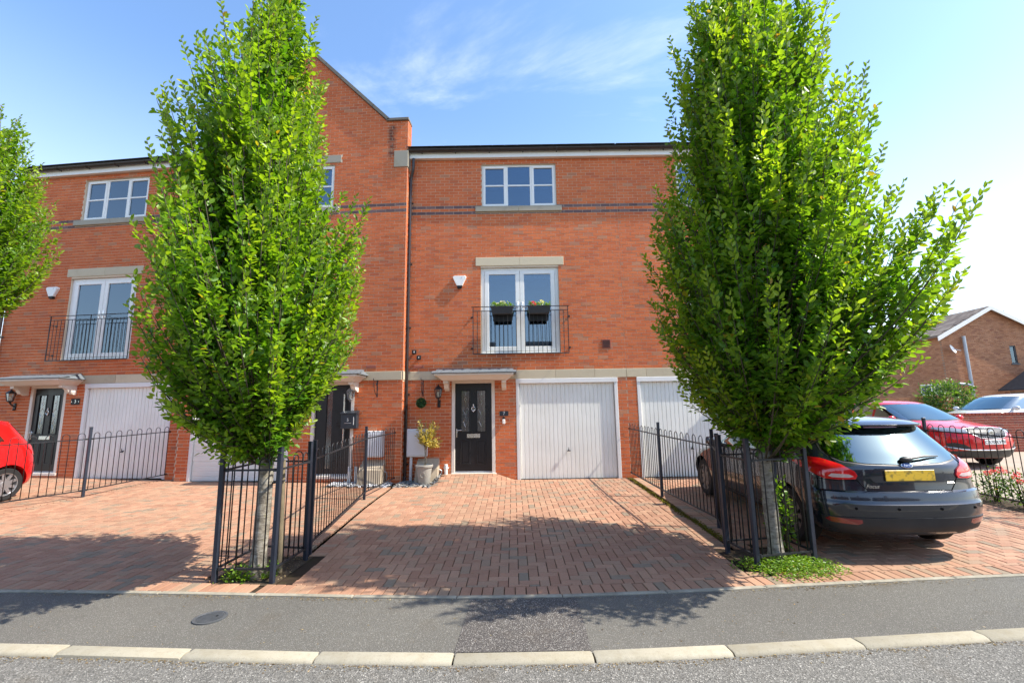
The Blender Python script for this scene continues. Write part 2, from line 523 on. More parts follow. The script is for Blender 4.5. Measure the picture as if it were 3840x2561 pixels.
def car_paint(name, c, dust=0.0, dcol=(.20, .185, .16), coat=1.0):
    t = NT(name)
    cc = t.mix(t.rng(t.noise(2.6, 6, .72, None, .6), .40, .78, 0, dust), c, dcol)
    rr = t.rng(t.noise(2.6, 6, .72, None, .6), .42, .75, .22, .22 + .5*dust)
    m = t.pbr(cc, rr, .0, .4, None, coat, .03 + .12*dust)
    return m
MT['navy'] = car_paint('navy_car_paint', (.0045, .009, .019), .07)
MT['red'] = car_paint('red_car_paint', (.54, .006, .009), .0, coat=.6)
MT['bright_red'] = car_paint('bright_red_car_paint', (.60, .007, .007), .0, coat=.7)
MT['white_car'] = car_paint('white_car_paint', (.70, .72, .74), .03)
t = NT('red_lens')
c = t.mix(t.rng(t.noise(7, 2), .35, .65), (.50, .004, .008), (.74, .012, .016))
MT['red_lens'] = t.pbr(c, .08, 0, .6, None, 1.0)
MT['clear_lens'] = simple('clear_lens', (.60, .45, .43), .1, 0, .6, .2, 30, 0, 1.)
MT['head_lens'] = simple('headlamp_lens', (.26, .27, .28), .08, .4, .6, .5, 30, 0, 1.)
MT['dark_red_lens'] = simple('dark_red_lens', (.20, .012, .016), .2, 0, .5, .2, 12, 0, 1.)
t = NT('yellow_plate')
sp = t.node('ShaderNodeSeparateXYZ'); t.l.new(t.obj(), sp.inputs[0])
n = t.noise(22, 1, .4)
MT['yellow_plate'] = t.pbr(t.mix(t.rng(n, .50, .68, 0, .75), (.75, .47, .03), (.16, .12, .03)), .4)
MT['white_plate'] = simple('white_plate', (.75, .75, .72), .35, 0, .5, .03)
MT['ink'] = simple('black_ink', (.012, .014, .016), .5, 0, .3, .1)
MT['white_ink'] = simple('white_lettering', (.78, .78, .76), .4, 0, .5, .04)
MT['ford_blue'] = simple('blue_badge', (.02, .05, .16), .25, .3, .5, .1)

def leaf_mat(name, dark, mid, young, trans=.38):
    t = NT(name)
    a = t.node('ShaderNodeAttribute'); a.attribute_name = 'young'
    r = t.rand()
    c = t.mix(r, dark, mid)
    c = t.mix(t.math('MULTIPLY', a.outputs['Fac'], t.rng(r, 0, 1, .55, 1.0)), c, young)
    c = t.mix(t.rng(r, .985, 1.0, 0, .8), c, (.38, .20, .03))
    p = t.node('ShaderNodeBsdfPrincipled')
    t.put(p.inputs['Base Color'], c); p.inputs['Roughness'].default_value = .42; p.inputs['Specular IOR Level'].default_value = .45
    tr = t.node('ShaderNodeBsdfTranslucent')
    t.put(tr.inputs[0], t.mix(1.0, c, (1.9, 1.75, .55), 'MULTIPLY'))
    m = t.node('ShaderNodeMixShader'); m.inputs[0].default_value = trans
    t.l.new(p.outputs[0], m.inputs[1]); t.l.new(tr.outputs[0], m.inputs[2]); t.l.new(m.outputs[0], t.out.inputs[0])
    return t.m
MT['leaf'] = leaf_mat('hornbeam_leaf', (.048, .138, .012), (.105, .262, .018), (.34, .47, .030), .48)
MT['leaf2'] = leaf_mat('shrub_leaf', (.03, .08, .014), (.08, .17, .03), (.16, .28, .05))
MT['weed'] = leaf_mat('weed_leaf', (.06, .15, .012), (.12, .25, .02), (.22, .36, .03))
MT['topiary'] = leaf_mat('topiary_leaf', (.012, .06, .012), (.03, .12, .03), (.14, .30, .12), .15)
MT['pale_leaf'] = leaf_mat('pale_variegated_leaf', (.26, .25, .05), (.46, .40, .11), (.60, .50, .17))
MT['pink'] = leaf_mat('pink_petal', (.40, .03, .09), (.62, .05, .14), (.75, .18, .3))
MT['cream_petal'] = leaf_mat('cream_petal', (.45, .48, .25), (.65, .66, .45), (.8, .78, .6))
t = NT('bark')
n = t.noise(18, 5, .7)
c = t.mix(t.rng(n, .35, .7), (.13, .11, .085), (.36, .33, .27))
mpn = t.node('ShaderNodeMapping'); mpn.inputs['Scale'].default_value = (7, 7, 34); t.l.new(t.pos(), mpn.inputs[0])
ln = t.noise(1.0, 5, .65, mpn.outputs[0], .6)
c = t.mix(t.rng(ln, .50, .72, 0, .75), c, (.50, .48, .42))
c = t.mix(t.rng(ln, .26, .38, .7, 0), c, (.07, .06, .045))
c = t.mix(t.rng(t.noise(7, 4), .60, .72, 0, .6), c, (.30, .27, .07))
MT['bark'] = t.pbr(c, .9, 0, .2, t.bump(t.math('ADD', n, ln), .7, .012))
MT['branch'] = simple('grey_brown_twig', (.085, .072, .05), .85, 0, .2, .35, 12)
MT['stem'] = simple('green_brown_stem', (.09, .075, .035), .8, 0, .2, .3, 20)
MT['stake'] = simple('old_wood_stake', (.20, .16, .10), .9, 0, .2, .4, 14, .5)
t = NT('slate_chip')
c = t.ramp(t.rand(), [(0, (.10, .11, .12)), (.5, (.22, .22, .22)), (1, (.40, .39, .36))])
MT['chip'] = t.pbr(c, .8, 0, .3)
MT['moss'] = simple('moss', (.13, .115, .012), .95, 0, .1, .45, 30, .8)
MT['pot'] = simple('grey_stone_pot', (.33, .315, .28), .85, 0, .25, .15, 10, .3)
MT['planter'] = simple('anthracite_planter', (.050, .055, .058), .6, 0, .4, .15, 10)
MT['iron_lid'] = simple('cast_iron_lid', (.085, .09, .095), .6, .2, .4, .3, 20, .5)
MT['buff_stone'] = simple('buff_splash_block', (.42, .35, .26), .9, 0, .2, .2, 8, .4)
MT['galv'] = simple('grey_metal_pipe', (.40, .43, .47), .4, .4, .5, .1, 6)
MT['mail_grey'] = simple('anthracite_steel', (.035, .042, .052), .35, .2, .5, .15, 8)

# ------------------------------------------------------------------ ground levels
def edge_y(x): return 4.40 + .034*x*x/(1+.06*x*x)
def kerb_y(x): return 3.455 + .031*x*x/(1+.06*x*x)
def sst(a, b, v):
    t = max(0., min(1., (v-a)/(b-a)))
    return t*t*(3-2*t)
def zg(x, y):
    z = .03*max(0., y-4.45)
    z += .012*max(0., min(8., -x-2.5))*max(0., y-4.45)/6
    # ramp up to the front door of the middle house
    z += .15*max(0., min(1., (y-9.55)/.9))*max(0., min(1., (x+1.72)/.06))*max(0., min(1., (.02-x)/.45))
    return z
def in_front(p):
    return (Vector(p)-Vector((0, 0, CAM_Z))).dot(fw)
def on_screen(p, m=0.0):
    v = Vector(p)-Vector((0, 0, CAM_Z)); d = v.dot(fw)
    return d > .3 and abs(v.dot(rt)/d) < 1.125+m and abs(v.dot(up)/d) < .75+m

def sheet(name, xs, ysf, zf, mat, kind='structure', parent=None, label=None, cat=None):
    """ysf(x) gives the list of y for a column"""
    vs, fs = [], []
    k = None
    for x in xs:
        c = ysf(x); k = len(c)
        vs += [(x, y, zf(x, y)) for y in c]
    for i in range(len(xs)-1):
        for j in range(k-1):
            fs.append((i*k+j, (i+1)*k+j, (i+1)*k+j+1, i*k+j+1))
    m = MB(); m.add(vs, fs)
    o = m.build(name, mat, parent, fix=False)
    return tag(o, label, cat, kind=kind)
lin = lambda a, b, n: [a+(b-a)*i/(n-1) for i in range(n)]

g = MB(); g.add([(-400, -400, -.16), (400, -400, -.16), (400, 400, -.16), (-400, 400, -.16)], [(0, 1, 2, 3)])
tag(g.build('ground', MT['ground'], fix=False), 'bare ground reaching the horizon around the street', 'ground', kind='structure')
sheet('road', lin(-60, 60, 241), lambda x: [-12, -6, 0, 2, kerb_y(x)-.11], lambda x, y: -.024, MT['asphalt_road'], label='grey asphalt road in front of the kerb', cat='road')
sheet('pavement', lin(-40, 40, 321), lambda x: [kerb_y(x)-.02, kerb_y(x)+.4, edge_y(x)+.02], lambda x, y: -.006, MT['asphalt_path'], label='speckled grey asphalt footway between kerb and driveways', cat='pavement')
p = MB()
pc = [(-.436, 3.470), (-.418, 3.93), (-.400, 4.392), (.547, 4.392), (.533, 3.93), (.522, 3.468)]
p.add([(x, y, -.002) for x, y in pc], [tuple(range(6))])
tag(p.build('pavement_patch', MT['asphalt_patch'], fix=False), 'coarse dark asphalt repair patch across the footway', 'patch', kind='structure')

# kerb stones and thin edging stones
kerb = tag(MB().add([(-40, 3.2, -.15), (40, 3.2, -.15), (40, 3.21, -.15)], [(0, 1, 2)]).build('kerb', MT['kerb'], fix=False), 'pale concrete dropped kerb along the road', 'kerb', kind='structure')
def strip_stone(a, b, prof, gap):
    """prof = (offset towards the road, z)"""
    a, b = Vector(a), Vector(b)
    d = (b-a).normalized(); a2 = a+d*gap/2; b2 = b-d*gap/2
    nrm = Vector((d.y, -d.x, 0))
    m = MB(); k = len(prof)
    L = (b2-a2).length
    ts = [0, .012/L, 1-.012/L, 1]
    vs = []
    for ti, t_ in enumerate(ts):
        ins = .006 if ti in (0, 3) else 0
        for o_, z_ in prof:
            zz = z_-ins if z_ > -.05 else z_
            q = a2+(b2-a2)*t_+nrm*o_
            vs.append((q.x, q.y, zz))
    fs = []
    for i in range(3):
        for j in range(k):
            fs.append((i*k+j, i*k+(j+1) % k, (i+1)*k+(j+1) % k, (i+1)*k+j))
    fs += [tuple(range(k)), tuple(range(4*k-1, 3*k-1, -1))]
    m.add(vs, fs)
    return m
def along(fy, x0, x1, step):
    out = []; x = x0
    while x < x1:
        n = x
        L = 0; px_, py_ = x, fy(x)
        while L < step:
            n += .004; ny = fy(n); L += math.hypot(n-px_, ny-py_); px_, py_ = n, ny
        out.append(((x, fy(x), 0), (n, fy(n), 0))); x = n
    return out
KP = [(0, -.11), (0, .0), (.075, .002), (.100, -.003), (.115, -.012), (.122, -.028), (.122, -.11)]
for a, b in along(kerb_y, -1.392-.953*8, 9.5, .953):
    strip_stone(a, b, [(o_, z_+random.uniform(-.0025, .0025)*(z_ > -.1)) for o_, z_ in KP], .009).build('kerb_stone', MT['kerb'], kerb, smooth=True)
edging = tag(MB().add([(-40, 4.5, -.15), (40, 4.5, -.15), (40, 4.51, -.15)], [(0, 1, 2)]).build('edging', MT['edging'], fix=False), 'narrow concrete edging between footway and block paving', 'edging', kind='structure')
EP = [(0, -.1), (0, .006), (.04, .008), (.05, .002), (.05, -.1)]
for a, b in along(lambda x: edge_y(x)+.05, -12, 12, .955):
    strip_stone(a, b, EP, .006).build('edging_stone', MT['edging'], edging)

def clip_poly(poly, hp):
    """keep a*x+b*z<=c"""
    a, b, c = hp; out = []
    for i in range(len(poly)):
        p, q = poly[i-1], poly[i]
        fp, fq = a*p[0]+b*p[1]-c, a*q[0]+b*q[1]-c
        if (fp <= 0) != (fq <= 0):
            t_ = fp/(fp-fq); out.append((p[0]+(q[0]-p[0])*t_, p[1]+(q[1]-p[1])*t_))
        if fq <= 0: out.append(q)
    return out

# ------------------------------------------------------------------ block paving
PB, PW, PL = .1015, .0948, .1960
def pav_verts(cx, cy, L, W, ang, zf, dz=0., raw=False):
    """chamfered block; 12 vertices following the ground"""
    ca, sa = math.cos(ang), math.sin(ang)
    out = []
    for hx, hy, dzz in ((L/2, W/2, -.03), (L/2, W/2, -.0045), (L/2-.0045, W/2-.0045, 0)):
        for sx, sy in ((-1, -1), (1, -1), (1, 1), (-1, 1)):
            x, y = hx*sx, hy*sy
            X, Y = cx+x*ca-y*sa, cy+x*sa+y*ca
            out.append((X, Y, zf(X, Y)+dzz+dz))
    return out
PF = [(0, 1, 5, 4), (1, 2, 6, 5), (2, 3, 7, 6), (3, 0, 4, 7), (4, 5, 9, 8), (5, 6, 10, 9), (6, 7, 11, 10), (7, 4, 8, 11), (8, 9, 10, 11)]
paver_mesh = MB().add(pav_verts(0, 0, PL, PW, 0, lambda x, y: 0), PF).mesh('paver', fix=False)
paver_mesh.materials.append(MT['paver'])

def driveway(name, label, x0, x1, ang, org, yend, holes, clipf=None, ymax_vis=99):
    """x0,x1: functions of y"""
    xs = lin(-1, 1, 41)
    ys_n = 60
    vs, fs = [], []
    yb = [4.40+(12.2-4.40)*j/ys_n for j in range(ys_n+1)]
    for y in yb:
        for t_ in lin(0, 1, 33):
            x = x0(y)+(x1(y)-x0(y))*t_
            yy = max(y, edge_y(x)+.03)
            yy = min(yy, yend(x)+.1)
            vs.append((x, yy, zg(x, yy)-.014))
    for j in range(ys_n):
        for i in range(32):
            a = j*33+i
            fs.append((a, a+1, a+34, a+33))
    base = MB().add(vs, fs).build(name, MT['joint'], fix=False)
    tag(base, label, 'driveway', kind='structure')
    blocks = []; cuts = []
    ca, sa = math.cos(ang), math.sin(ang)
    def ok(cx, cy, L, W, a):
        c2, s2 = math.cos(a), math.sin(a)
        for ux, uy in ((-1, -1), (1, -1), (1, 1), (-1, 1), (0, 0)):
            X = cx+ux*L/2*.94*c2-uy*W/2*.94*s2; Y = cy+ux*L/2*.94*s2+uy*W/2*.94*c2
            if Y < edge_y(X)+.262 or Y > yend(X) or X < x0(Y)+.21 or X > x1(Y)-.21: return False
            for h in holes:
                if h(X, Y): return False
        return True
    N = 75
    for i in range(-N, N):
        for j in range(-N, N):
            t_ = (i-j) % 4
            if t_ == 0: lx, ly, a = (i+1)*PB, (j+.5)*PB, ang
            elif t_ == 3: lx, ly, a = (i+.5)*PB, (j+1)*PB, ang+PI/2
            else: continue
            X, Y = org[0]+lx*ca-ly*sa, org[1]+lx*sa+ly*ca
            if Y < 4.3 or Y > 12 or X < x0(Y)-.3 or X > x1(Y)+.3: continue
            if ok(X, Y, PL, PW, a): blocks.append((X, Y, PL, PW, a))
            else:
                # cut block: trim the whole one to the border lines
                if any(h(X, Y) for h in holes): continue
                c2, s2 = math.cos(a), math.sin(a)
                poly = [(X+ux*PL/2*c2-uy*PW/2*s2, Y+ux*PL/2*s2+uy*PW/2*c2) for ux, uy in ((-1, -1), (1, -1), (1, 1), (-1, 1))]
                m_ = (edge_y(X+.05)-edge_y(X-.05))/.1; e0 = edge_y(X)+.258
                k0 = (x0(Y+.05)-x0(Y-.05))/.1; k1_ = (x1(Y+.05)-x1(Y-.05))/.1
                for hp_ in ((m_, -1, m_*X-e0), (-1, k0, -(x0(Y)+.205)+k0*Y), (1, -k1_, x1(Y)-.205-k1_*Y), (0, 1, yend(X))):
                    if len(poly) > 2: poly = clip_poly(poly, hp_)
                if len(poly) > 2:
                    ar = abs(sum(poly[i-1][0]*poly[i][1]-poly[i][0]*poly[i-1][1] for i in range(len(poly))))/2
                    if ar > .0006 and not any(h(*q_) for h in holes for q_ in poly): cuts.append(poly)
    # soldier course along the front edge
    x = x0(4.5)
    while x < x1(4.5):
        ym = edge_y(x)+.052+.1; sl = math.atan((edge_y(x+.05)-edge_y(x-.05))/.1)
        if not any(h(x, ym) for h in holes): blocks.append((x, ym, PW, PL, sl))
        x += .1025*math.cos(sl)
    # border courses along both sides
    for s_ in (0, 1):
        y = edge_y(x0(4.5) if s_ == 0 else x1(4.5))+.32
        while y < 11.5:
            X = x0(y)+.1 if s_ == 0 else x1(y)-.1
            sl = math.atan((x0(y+.05)-x0(y-.05))/.1)
            if y < yend(X)-.02 and not any(h(X+dx, y) for h in holes for dx in (-.1, 0, .1)): blocks.append((X, y, PL, PW, -sl))
            y += .1025
    keyed = []
    for b in blocks:
        P = (b[0], b[1], zg(b[0], b[1]))
        vis = on_screen(P) and b[1] < ymax_vis
        keyed.append((in_front(P)+(0 if vis else 100)+(50 if b[2] != PL and b[3] != PL else 0), b))
    keyed.sort(key=lambda k: k[0])
    nparts = 0
    mass = MB()
    for k, b in keyed:
        dz = random.uniform(-.0022, .0022)
        if nparts < 300 and k < 50:
            a = b[4] if b[2] == PL else b[4]+PI/2
            o = bpy.data.objects.new('paver', paver_mesh); col.objects.link(o); o.parent = base
            o.location = (b[0], b[1], zg(b[0], b[1])+dz)
            gx = (zg(b[0]+.05, b[1])-zg(b[0]-.05, b[1]))/.1; gy = (zg(b[0], b[1]+.05)-zg(b[0], b[1]-.05))/.1
            q = Vector((-gx+random.uniform(-.008, .008), -gy+random.uniform(-.008, .008), 1)).normalized().to_track_quat('Z', 'Y')
            o.rotation_euler = (Vector((0, 0, 1)).rotation_difference(Vector((-gx+random.uniform(-.007, .007), -gy+random.uniform(-.007, .007), 1)).normalized()) @ Matrix.Rotation(a, 3, 'Z').to_quaternion()).to_euler()
            nparts += 1
        else:
            mass.add(pav_verts(*b, zg, dz), PF)
    for poly in cuts:
        cxp = sum(q_[0] for q_ in poly)/len(poly); cyp = sum(q_[1] for q_ in poly)/len(poly)
        if sum(poly[i-1][0]*poly[i][1]-poly[i][0]*poly[i-1][1] for i in range(len(poly))) < 0: poly = poly[::-1]
        n_ = len(poly); vs = [(x, y, zg(x, y)-.03) for x, y in poly]+[(x, y, zg(x, y)-.003) for x, y in poly]
        vs += [(cxp+(x-cxp)*.93, cyp+(y-cyp)*.93, zg(x, y)) for x, y in poly]
        fs = [(i+n_*k_, (i+1) % n_+n_*k_, (i+1) % n_+n_*(k_+1), i+n_*(k_+1)) for k_ in range(2) for i in range(n_)]+[tuple(range(2*n_, 3*n_))]
        mass.add(vs, fs)
    o = mass.build('paving', MT['paver'], base, fix=False)
    tag(o, kind='stuff')
    return base

def inpoly(poly):
    def f(x, y):
        c = False; n = len(poly)
        for i in range(n):
            (ax, ay), (bx, by) = poly[i], poly[i-1]
            if (ay > y) != (by > y) and x < (bx-ax)*(y-ay)/(by-ay)+ax: c = not c
        return c
    return f
PIT_L = [(-3.02, 4.80), (-2.38, 4.78), (-2.34, 5.62), (-3.02, 5.62)]
PIT_R = [(2.44, 4.93), (3.18, 5.06), (3.16, 5.66), (2.40, 5.60)]
pit_l, pit_r = inpoly(PIT_L), inpoly(PIT_R)
chips7 = lambda x, y: -2.6 < x < -1.70 and y > 9.95
PHI5, PHI3 = R(3.5), R(6.0)
C5 = Vector((-2.48, 10.28, 0)); L5 = C5+Vector((-math.cos(PHI5), math.sin(PHI5), 0))*5.2
C3 = L5+Vector((-.13, .17, 0)); L3 = C3+Vector((-math.cos(PHI3), math.sin(PHI3), 0))*5.13
def yend_row(x):
    if x > -2.5: return 10.47
    if x > L5.x: return C5.y+(C5.x-x)*math.tan(PHI5)-.03
    return C3.y+(C3.x-x)*math.tan(PHI3)-.03
chips5 = lambda x, y: -3.95 < x < -2.6 and y > yend_row(x)-.42
xl7 = lambda y: -2.42-.10*sst(5.4, 8.6, y)
xr7 = lambda y: 2.52+.06*sst(5.4, 8, y)
x35 = lambda y: -8.05-.27*max(0, 10.8-y)*.55
driveway('driveway', 'brindled block driveway in front of the black numbered door and white ribbed garage', lambda y: xl7(y)+.01, xr7, 0, (.03, 4.70), yend_row, [pit_l, pit_r, chips7])
driveway('driveway', 'block driveway on the shaded side of the guarded tree below the gabled house', lambda y: x35(y)+.06, lambda y: xl7(y)-.06, -PHI5, (-4.0, 5.0), yend_row, [pit_l, chips5])
driveway('driveway', 'block driveway under the red hatchback behind the hooped fence', lambda y: x35(y)-5.2, lambda y: x35(y), -PHI3, (-9.0, 5.0), yend_row, [])
driveway('driveway', 'block driveway under the navy hatchback', lambda y: xr7(y)+.06, lambda y: 7.50, R(1.5), (3.0, 4.9), yend_row, [pit_r])
# planting pits
for nm, poly, lb in (('planting_pit', PIT_L, 'soil planting pit under the tree beside the shaded driveway'), ('planting_pit', PIT_R, 'weedy soil planting pit under the tree beside the navy hatchback')):
    m = MB(); cxp = sum(p_[0] for p_ in poly)/4; cyp = sum(p_[1] for p_ in poly)/4
    n = 9; vs = []; fs = []
    for i in range(n):
        for j in range(n):
            u, v = i/(n-1), j/(n-1)
            X = (poly[0][0]*(1-u)+poly[1][0]*u)*(1-v)+(poly[3][0]*(1-u)+poly[2][0]*u)*v
            Y = (poly[0][1]*(1-u)+poly[1][1]*u)*(1-v)+(poly[3][1]*(1-u)+poly[2][1]*u)*v
            e_ = min(u, v, 1-u, 1-v)
            vs.append((X, Y, zg(X, Y)-.007+(.02*e_+random.uniform(0, .008) if e_ > 0 else 0)))
    for i in range(n-1):
        for j in range(n-1): fs.append((i*n+j, (i+1)*n+j, (i+1)*n+j+1, i*n+j+1))
    tag(m.add(vs, fs).build(nm, MT['soil'], fix=False), lb, 'planting pit', kind='structure')
# neighbour's forecourt on the right and its bed
sheet('forecourt', lin(8.25, 32, 20), lambda x: lin(edge_y(x)+.06, 19, 12), lambda x, y: .03*max(0., y-4.45)-.004, MT['buff'], label='buff paved forecourt under the parked red car', cat='forecourt')
sheet('flower_bed', lin(7.5, 8.3, 5), lambda x: lin(edge_y(x)+.06, 19, 12), lambda x, y: .03*max(0., y-4.45)+.012*math.sin((x-7.5)/.8*PI), MT['soil'], label='narrow soil bed along the far hooped fence', cat='flower bed')
sheet('back_ground', lin(-16, 60, 20), lambda x: [10.6 if x > 8 else 12.4, 16, 22, 40], lambda x, y: .12+.03*max(0, y-16), MT['buff'], label='plain ground behind the terrace', cat='ground')
# manhole
m = MB().lathe([(.128, -.006), (.128, .004), (.112, .005), (.110, .002), (.105, .003), (.0, .0035)], 28, (-2.545, 4.09, 0), caps=False)
for k in range(-4, 5):
    w_ = math.sqrt(max(0, .1**2-(k*.022)**2))
    if w_ > .02: m.box(-2.545-w_, -2.545+w_, 4.09+k*.022-.005, 4.09+k*.022+.005, .002, .0062)
mh = empty('manhole_cover', (0, 0, 0), 0, 'small round iron cover set in the footway', 'manhole')
m.build('lid', MT['iron_lid'], mh, smooth=True)
MB().cyl((-2.50, 4.11, .004), (-2.50, 4.11, .0075), .010, n=10).build('keyhole', MT['ink'], mh)

# ------------------------------------------------------------------ railings
HOOP_H, RAIL_H, LOW_H, POST_H = 1.20, 1.085, .125, 1.31
def hoop_mesh(w):
    r_ = w/2
    pts = [(-r_, 0, LOW_H), (-r_, 0, HOOP_H-r_)]
    for k in range(1, 8):
        a = PI-PI*k/8
        pts.append((math.cos(a)*r_, 0, HOOP_H-r_+math.sin(a)*r_))
    pts += [(r_, 0, HOOP_H-r_), (r_, 0, LOW_H)]
    me = MB().tube(pts, .0066, 6).mesh('hoop', 'all')
    me.materials.append(MT['iron'])
    return me
HM = hoop_mesh(.108)
PM = MB().bbox(-.0225, .0225, -.0225, .0225, -.1, POST_H, .004).bbox(-.0245, .0245, -.0245, .0245, POST_H-.002, POST_H+.006, .002).mesh('post', fix=True)
PM.materials.append(MT['post'])
def railing(name, label, cat, posts, group=None, skip_post=(), closed=False, wall_end=False):
    root = empty(name, (posts[0][0], posts[0][1], zg(*posts[0])), 0, label, cat, group)
    ox, oy, oz = root.location
    n = len(posts)
    for i, (x, y) in enumerate(posts):
        if i in skip_post: continue
        j = min(i, n-2); d = Vector((posts[j+1][0]-posts[j][0], posts[j+1][1]-posts[j][1], 0))
        o = link_mesh('post', PM, None, root, (x-ox, y-oy, zg(x, y)-oz))
        o.rotation_euler = (random.uniform(-.006, .006), random.uniform(-.006, .006), math.atan2(d.y, d.x))
    pairs = [(i, i+1) for i in range(n-1)]+([(n-1, 0)] if closed else [])
    for i, j in pairs:
        a = Vector((posts[i][0]-ox, posts[i][1]-oy, zg(*posts[i])-oz)); b = Vector((posts[j][0]-ox, posts[j][1]-oy, zg(*posts[j])-oz))
        d = b-a; L = math.hypot(d.x, d.y); u = d/L; rz = math.atan2(d.y, d.x)
        for h, hw in ((RAIL_H, .009), (LOW_H, .009)):
            sd_ = Vector((-math.sin(rz), math.cos(rz), 0))
            m = MB(); vs = []
            for p_, in ((a,), (b,)):
                for s1, s2 in ((-1, -1), (1, -1), (1, 1), (-1, 1)):
                    q = p_+sd_*(.0125*s1)+Vector((0, 0, h+hw*s2)); vs.append(q[:])
            m.add(vs, [(0, 1, 2, 3), (7, 6, 5, 4), (0, 4, 5, 1), (1, 5, 6, 2), (2, 6, 7, 3), (3, 7, 4, 0)])
            m.build('rail', MT['iron'], root)
        k = max(1, round((L-.05)/.222))
        pitch = (L-.03)/k
        for q in range(k):
            c = a+u*(.015+pitch*(q+.5))
            o = link_mesh('hoop', HM, None, root, c)
            o.rotation_euler = (0, 0, rz)
        # bracket clamps at the post
        for e_ in (a, b):
            for h in (RAIL_H, LOW_H):
                q = e_+(u if e_ is a else -u)*.045
                MB().cyl((q.x, q.y, q.z+h-.016), (q.x, q.y, q.z+h+.016), .018, n=8).build('clamp', MT['iron'], root)
    return root
GF = 'bow topped railings between driveways'
railing('hooped_fence', 'black hooped fence from the gabled house wall to the slim tree guard', 'fence', [(-2.60, 10.22), (-2.745, 8.65), (-2.425, 5.68)], GF, skip_post=(0,))
railing('hooped_fence', 'black hooped fence between the empty driveway and the navy hatchback', 'fence', [(2.60, 10.46), (2.65, 8.5), (2.77, 6.5), (2.50, 5.72)], GF, skip_post=(0,))
railing('hooped_fence', 'black hooped fence beside the red hatchback', 'fence', [(-7.98, 10.80), (-8.22, 9.0), (-9.15, 7.15), (-9.6, 5.2)], GF, skip_post=(0,))
railing('hooped_fence', 'black hooped fence with pink flowering plants at its foot', 'fence', [(7.70, 10.4), (7.62, 8.6), (7.60, 6.65), (7.58, 5.0)], GF, skip_post=(0,))
railing('tree_guard', 'black hooped tree guard round the trunk tied to a wooden stake', 'tree guard', [(-3.02, 4.87), (-2.43, 4.85), (-2.39, 5.50), (-2.98, 5.60)], 'hooped guards round the street trees', closed=True)
railing('tree_guard', 'black hooped tree guard with green weeds spilling round its posts', 'tree guard', [(2.49, 4.99), (3.17, 5.13), (3.10, 5.62), (2.43, 5.52)], 'hooped guards round the street trees', closed=True)

# ------------------------------------------------------------------ houses
BL, BH = .215, .065
brick_full = MB().box(-BL/2, BL/2, -.006, .004, -BH/2, BH/2).mesh('brick')
def brick_mesh_for(mat):
    me = brick_full.copy(); me.materials.clear(); me.materials.append(mat); return me
def rect_sub(rs, h):
    out = []
    for a, b, c, d in rs:
        x0, x1, z0, z1 = h
        if b <= x0 or a >= x1 or d <= z0 or c >= z1: out.append((a, b, c, d)); continue
        if a < x0: out.append((a, x0, c, d))
        if b > x1: out.append((x1, b, c, d))
        xa, xb = max(a, x0), min(b, x1)
        if c < z0: out.append((xa, xb, c, z0))
        if d > z1: out.append((xa, xb, z1, d))
    return out
def brickwork(wall, root, W, zlo, zhi, row0, holes, dark_rows, mat, dmat, n_parts=300, half=(), xo=0.0, visible=None, hmin=-9.):
    me = brick_mesh_for(mat)
    mass, dmass = MB(), MB()
    mw = root.matrix_world.copy() if False else Matrix.Translation(root.location) @ Matrix.Rotation(root.rotation_euler.z, 4, 'Z')
    full = []
    k0 = int(math.floor((zlo-row0)/.075)); k1 = int(math.ceil((zhi-row0)/.075))
    for k in range(k0, k1+1):
        z = row0+k*.075
        if z+.07 < zlo or z+.005 > zhi: continue
        off = .1125*(k % 2)
        i = -1
        while True:
            xs = -.225+xo % .225+off+i*.225+.005; i += 1
            if xs > W: break
            a, b = max(xs, .004), min(xs+BL, W-.004)
            if b-a < .025: continue
            rs = [(a, b, max(z+.005, zlo), min(z+.07, zhi))]
            for h in holes: rs = rect_sub(rs, h)
            for r_ in rs:
                if r_[1]-r_[0] < .02 or r_[3]-r_[2] < .012: continue
                isd = dark_rows(z+.0375)
                jit = random.uniform(-.0018, .0018)
                poly = [(r_[0], r_[2]), (r_[1], r_[2]), (r_[1], r_[3]), (r_[0], r_[3])]
                for hp in (half if (r_[2]+r_[3])/2 > hmin else ()): poly = clip_poly(poly, hp) if len(poly) > 2 else []
                if len(poly) < 3: continue
                whole = len(poly) == 4 and abs(r_[1]-r_[0]-BL) < 1e-4 and abs(r_[3]-r_[2]-BH) < 1e-4 and poly[0] in [(r_[0], r_[2]), (r_[1], r_[2]), (r_[1], r_[3]), (r_[0], r_[3])] and all(abs(q[0]-r_[0]) < 1e-6 or abs(q[0]-r_[1]) < 1e-6 for q in poly)
                if whole and not isd:
                    cx_, cz_ = (r_[0]+r_[1])/2, (r_[2]+r_[3])/2
                    P = mw @ Vector((cx_, 0, cz_))
                    pen = 0 if (on_screen(P) and (visible is None or visible(cx_, cz_))) else 500
                    full.append((in_front(P)+pen, cx_, cz_, jit, poly))
                else: (dmass if isd else mass).prism(poly, -.006+jit, .004)
    full.sort(key=lambda q: q[0])
    for n_, (d, cx_, cz_, jit, poly) in enumerate(full):
        if n_ < n_parts and d < 500:
            o = bpy.data.objects.new('brick', me); col.objects.link(o); o.parent = wall; o.location = (cx_, jit, cz_)
        else: mass.prism(poly, -.006+jit, .004)
    tag(mass.build('brickwork', mat, wall, fix=False), kind='stuff')
    if dmass.v: tag(dmass.build('blue_brick_courses', dmat, wall, fix=False), kind='stuff')

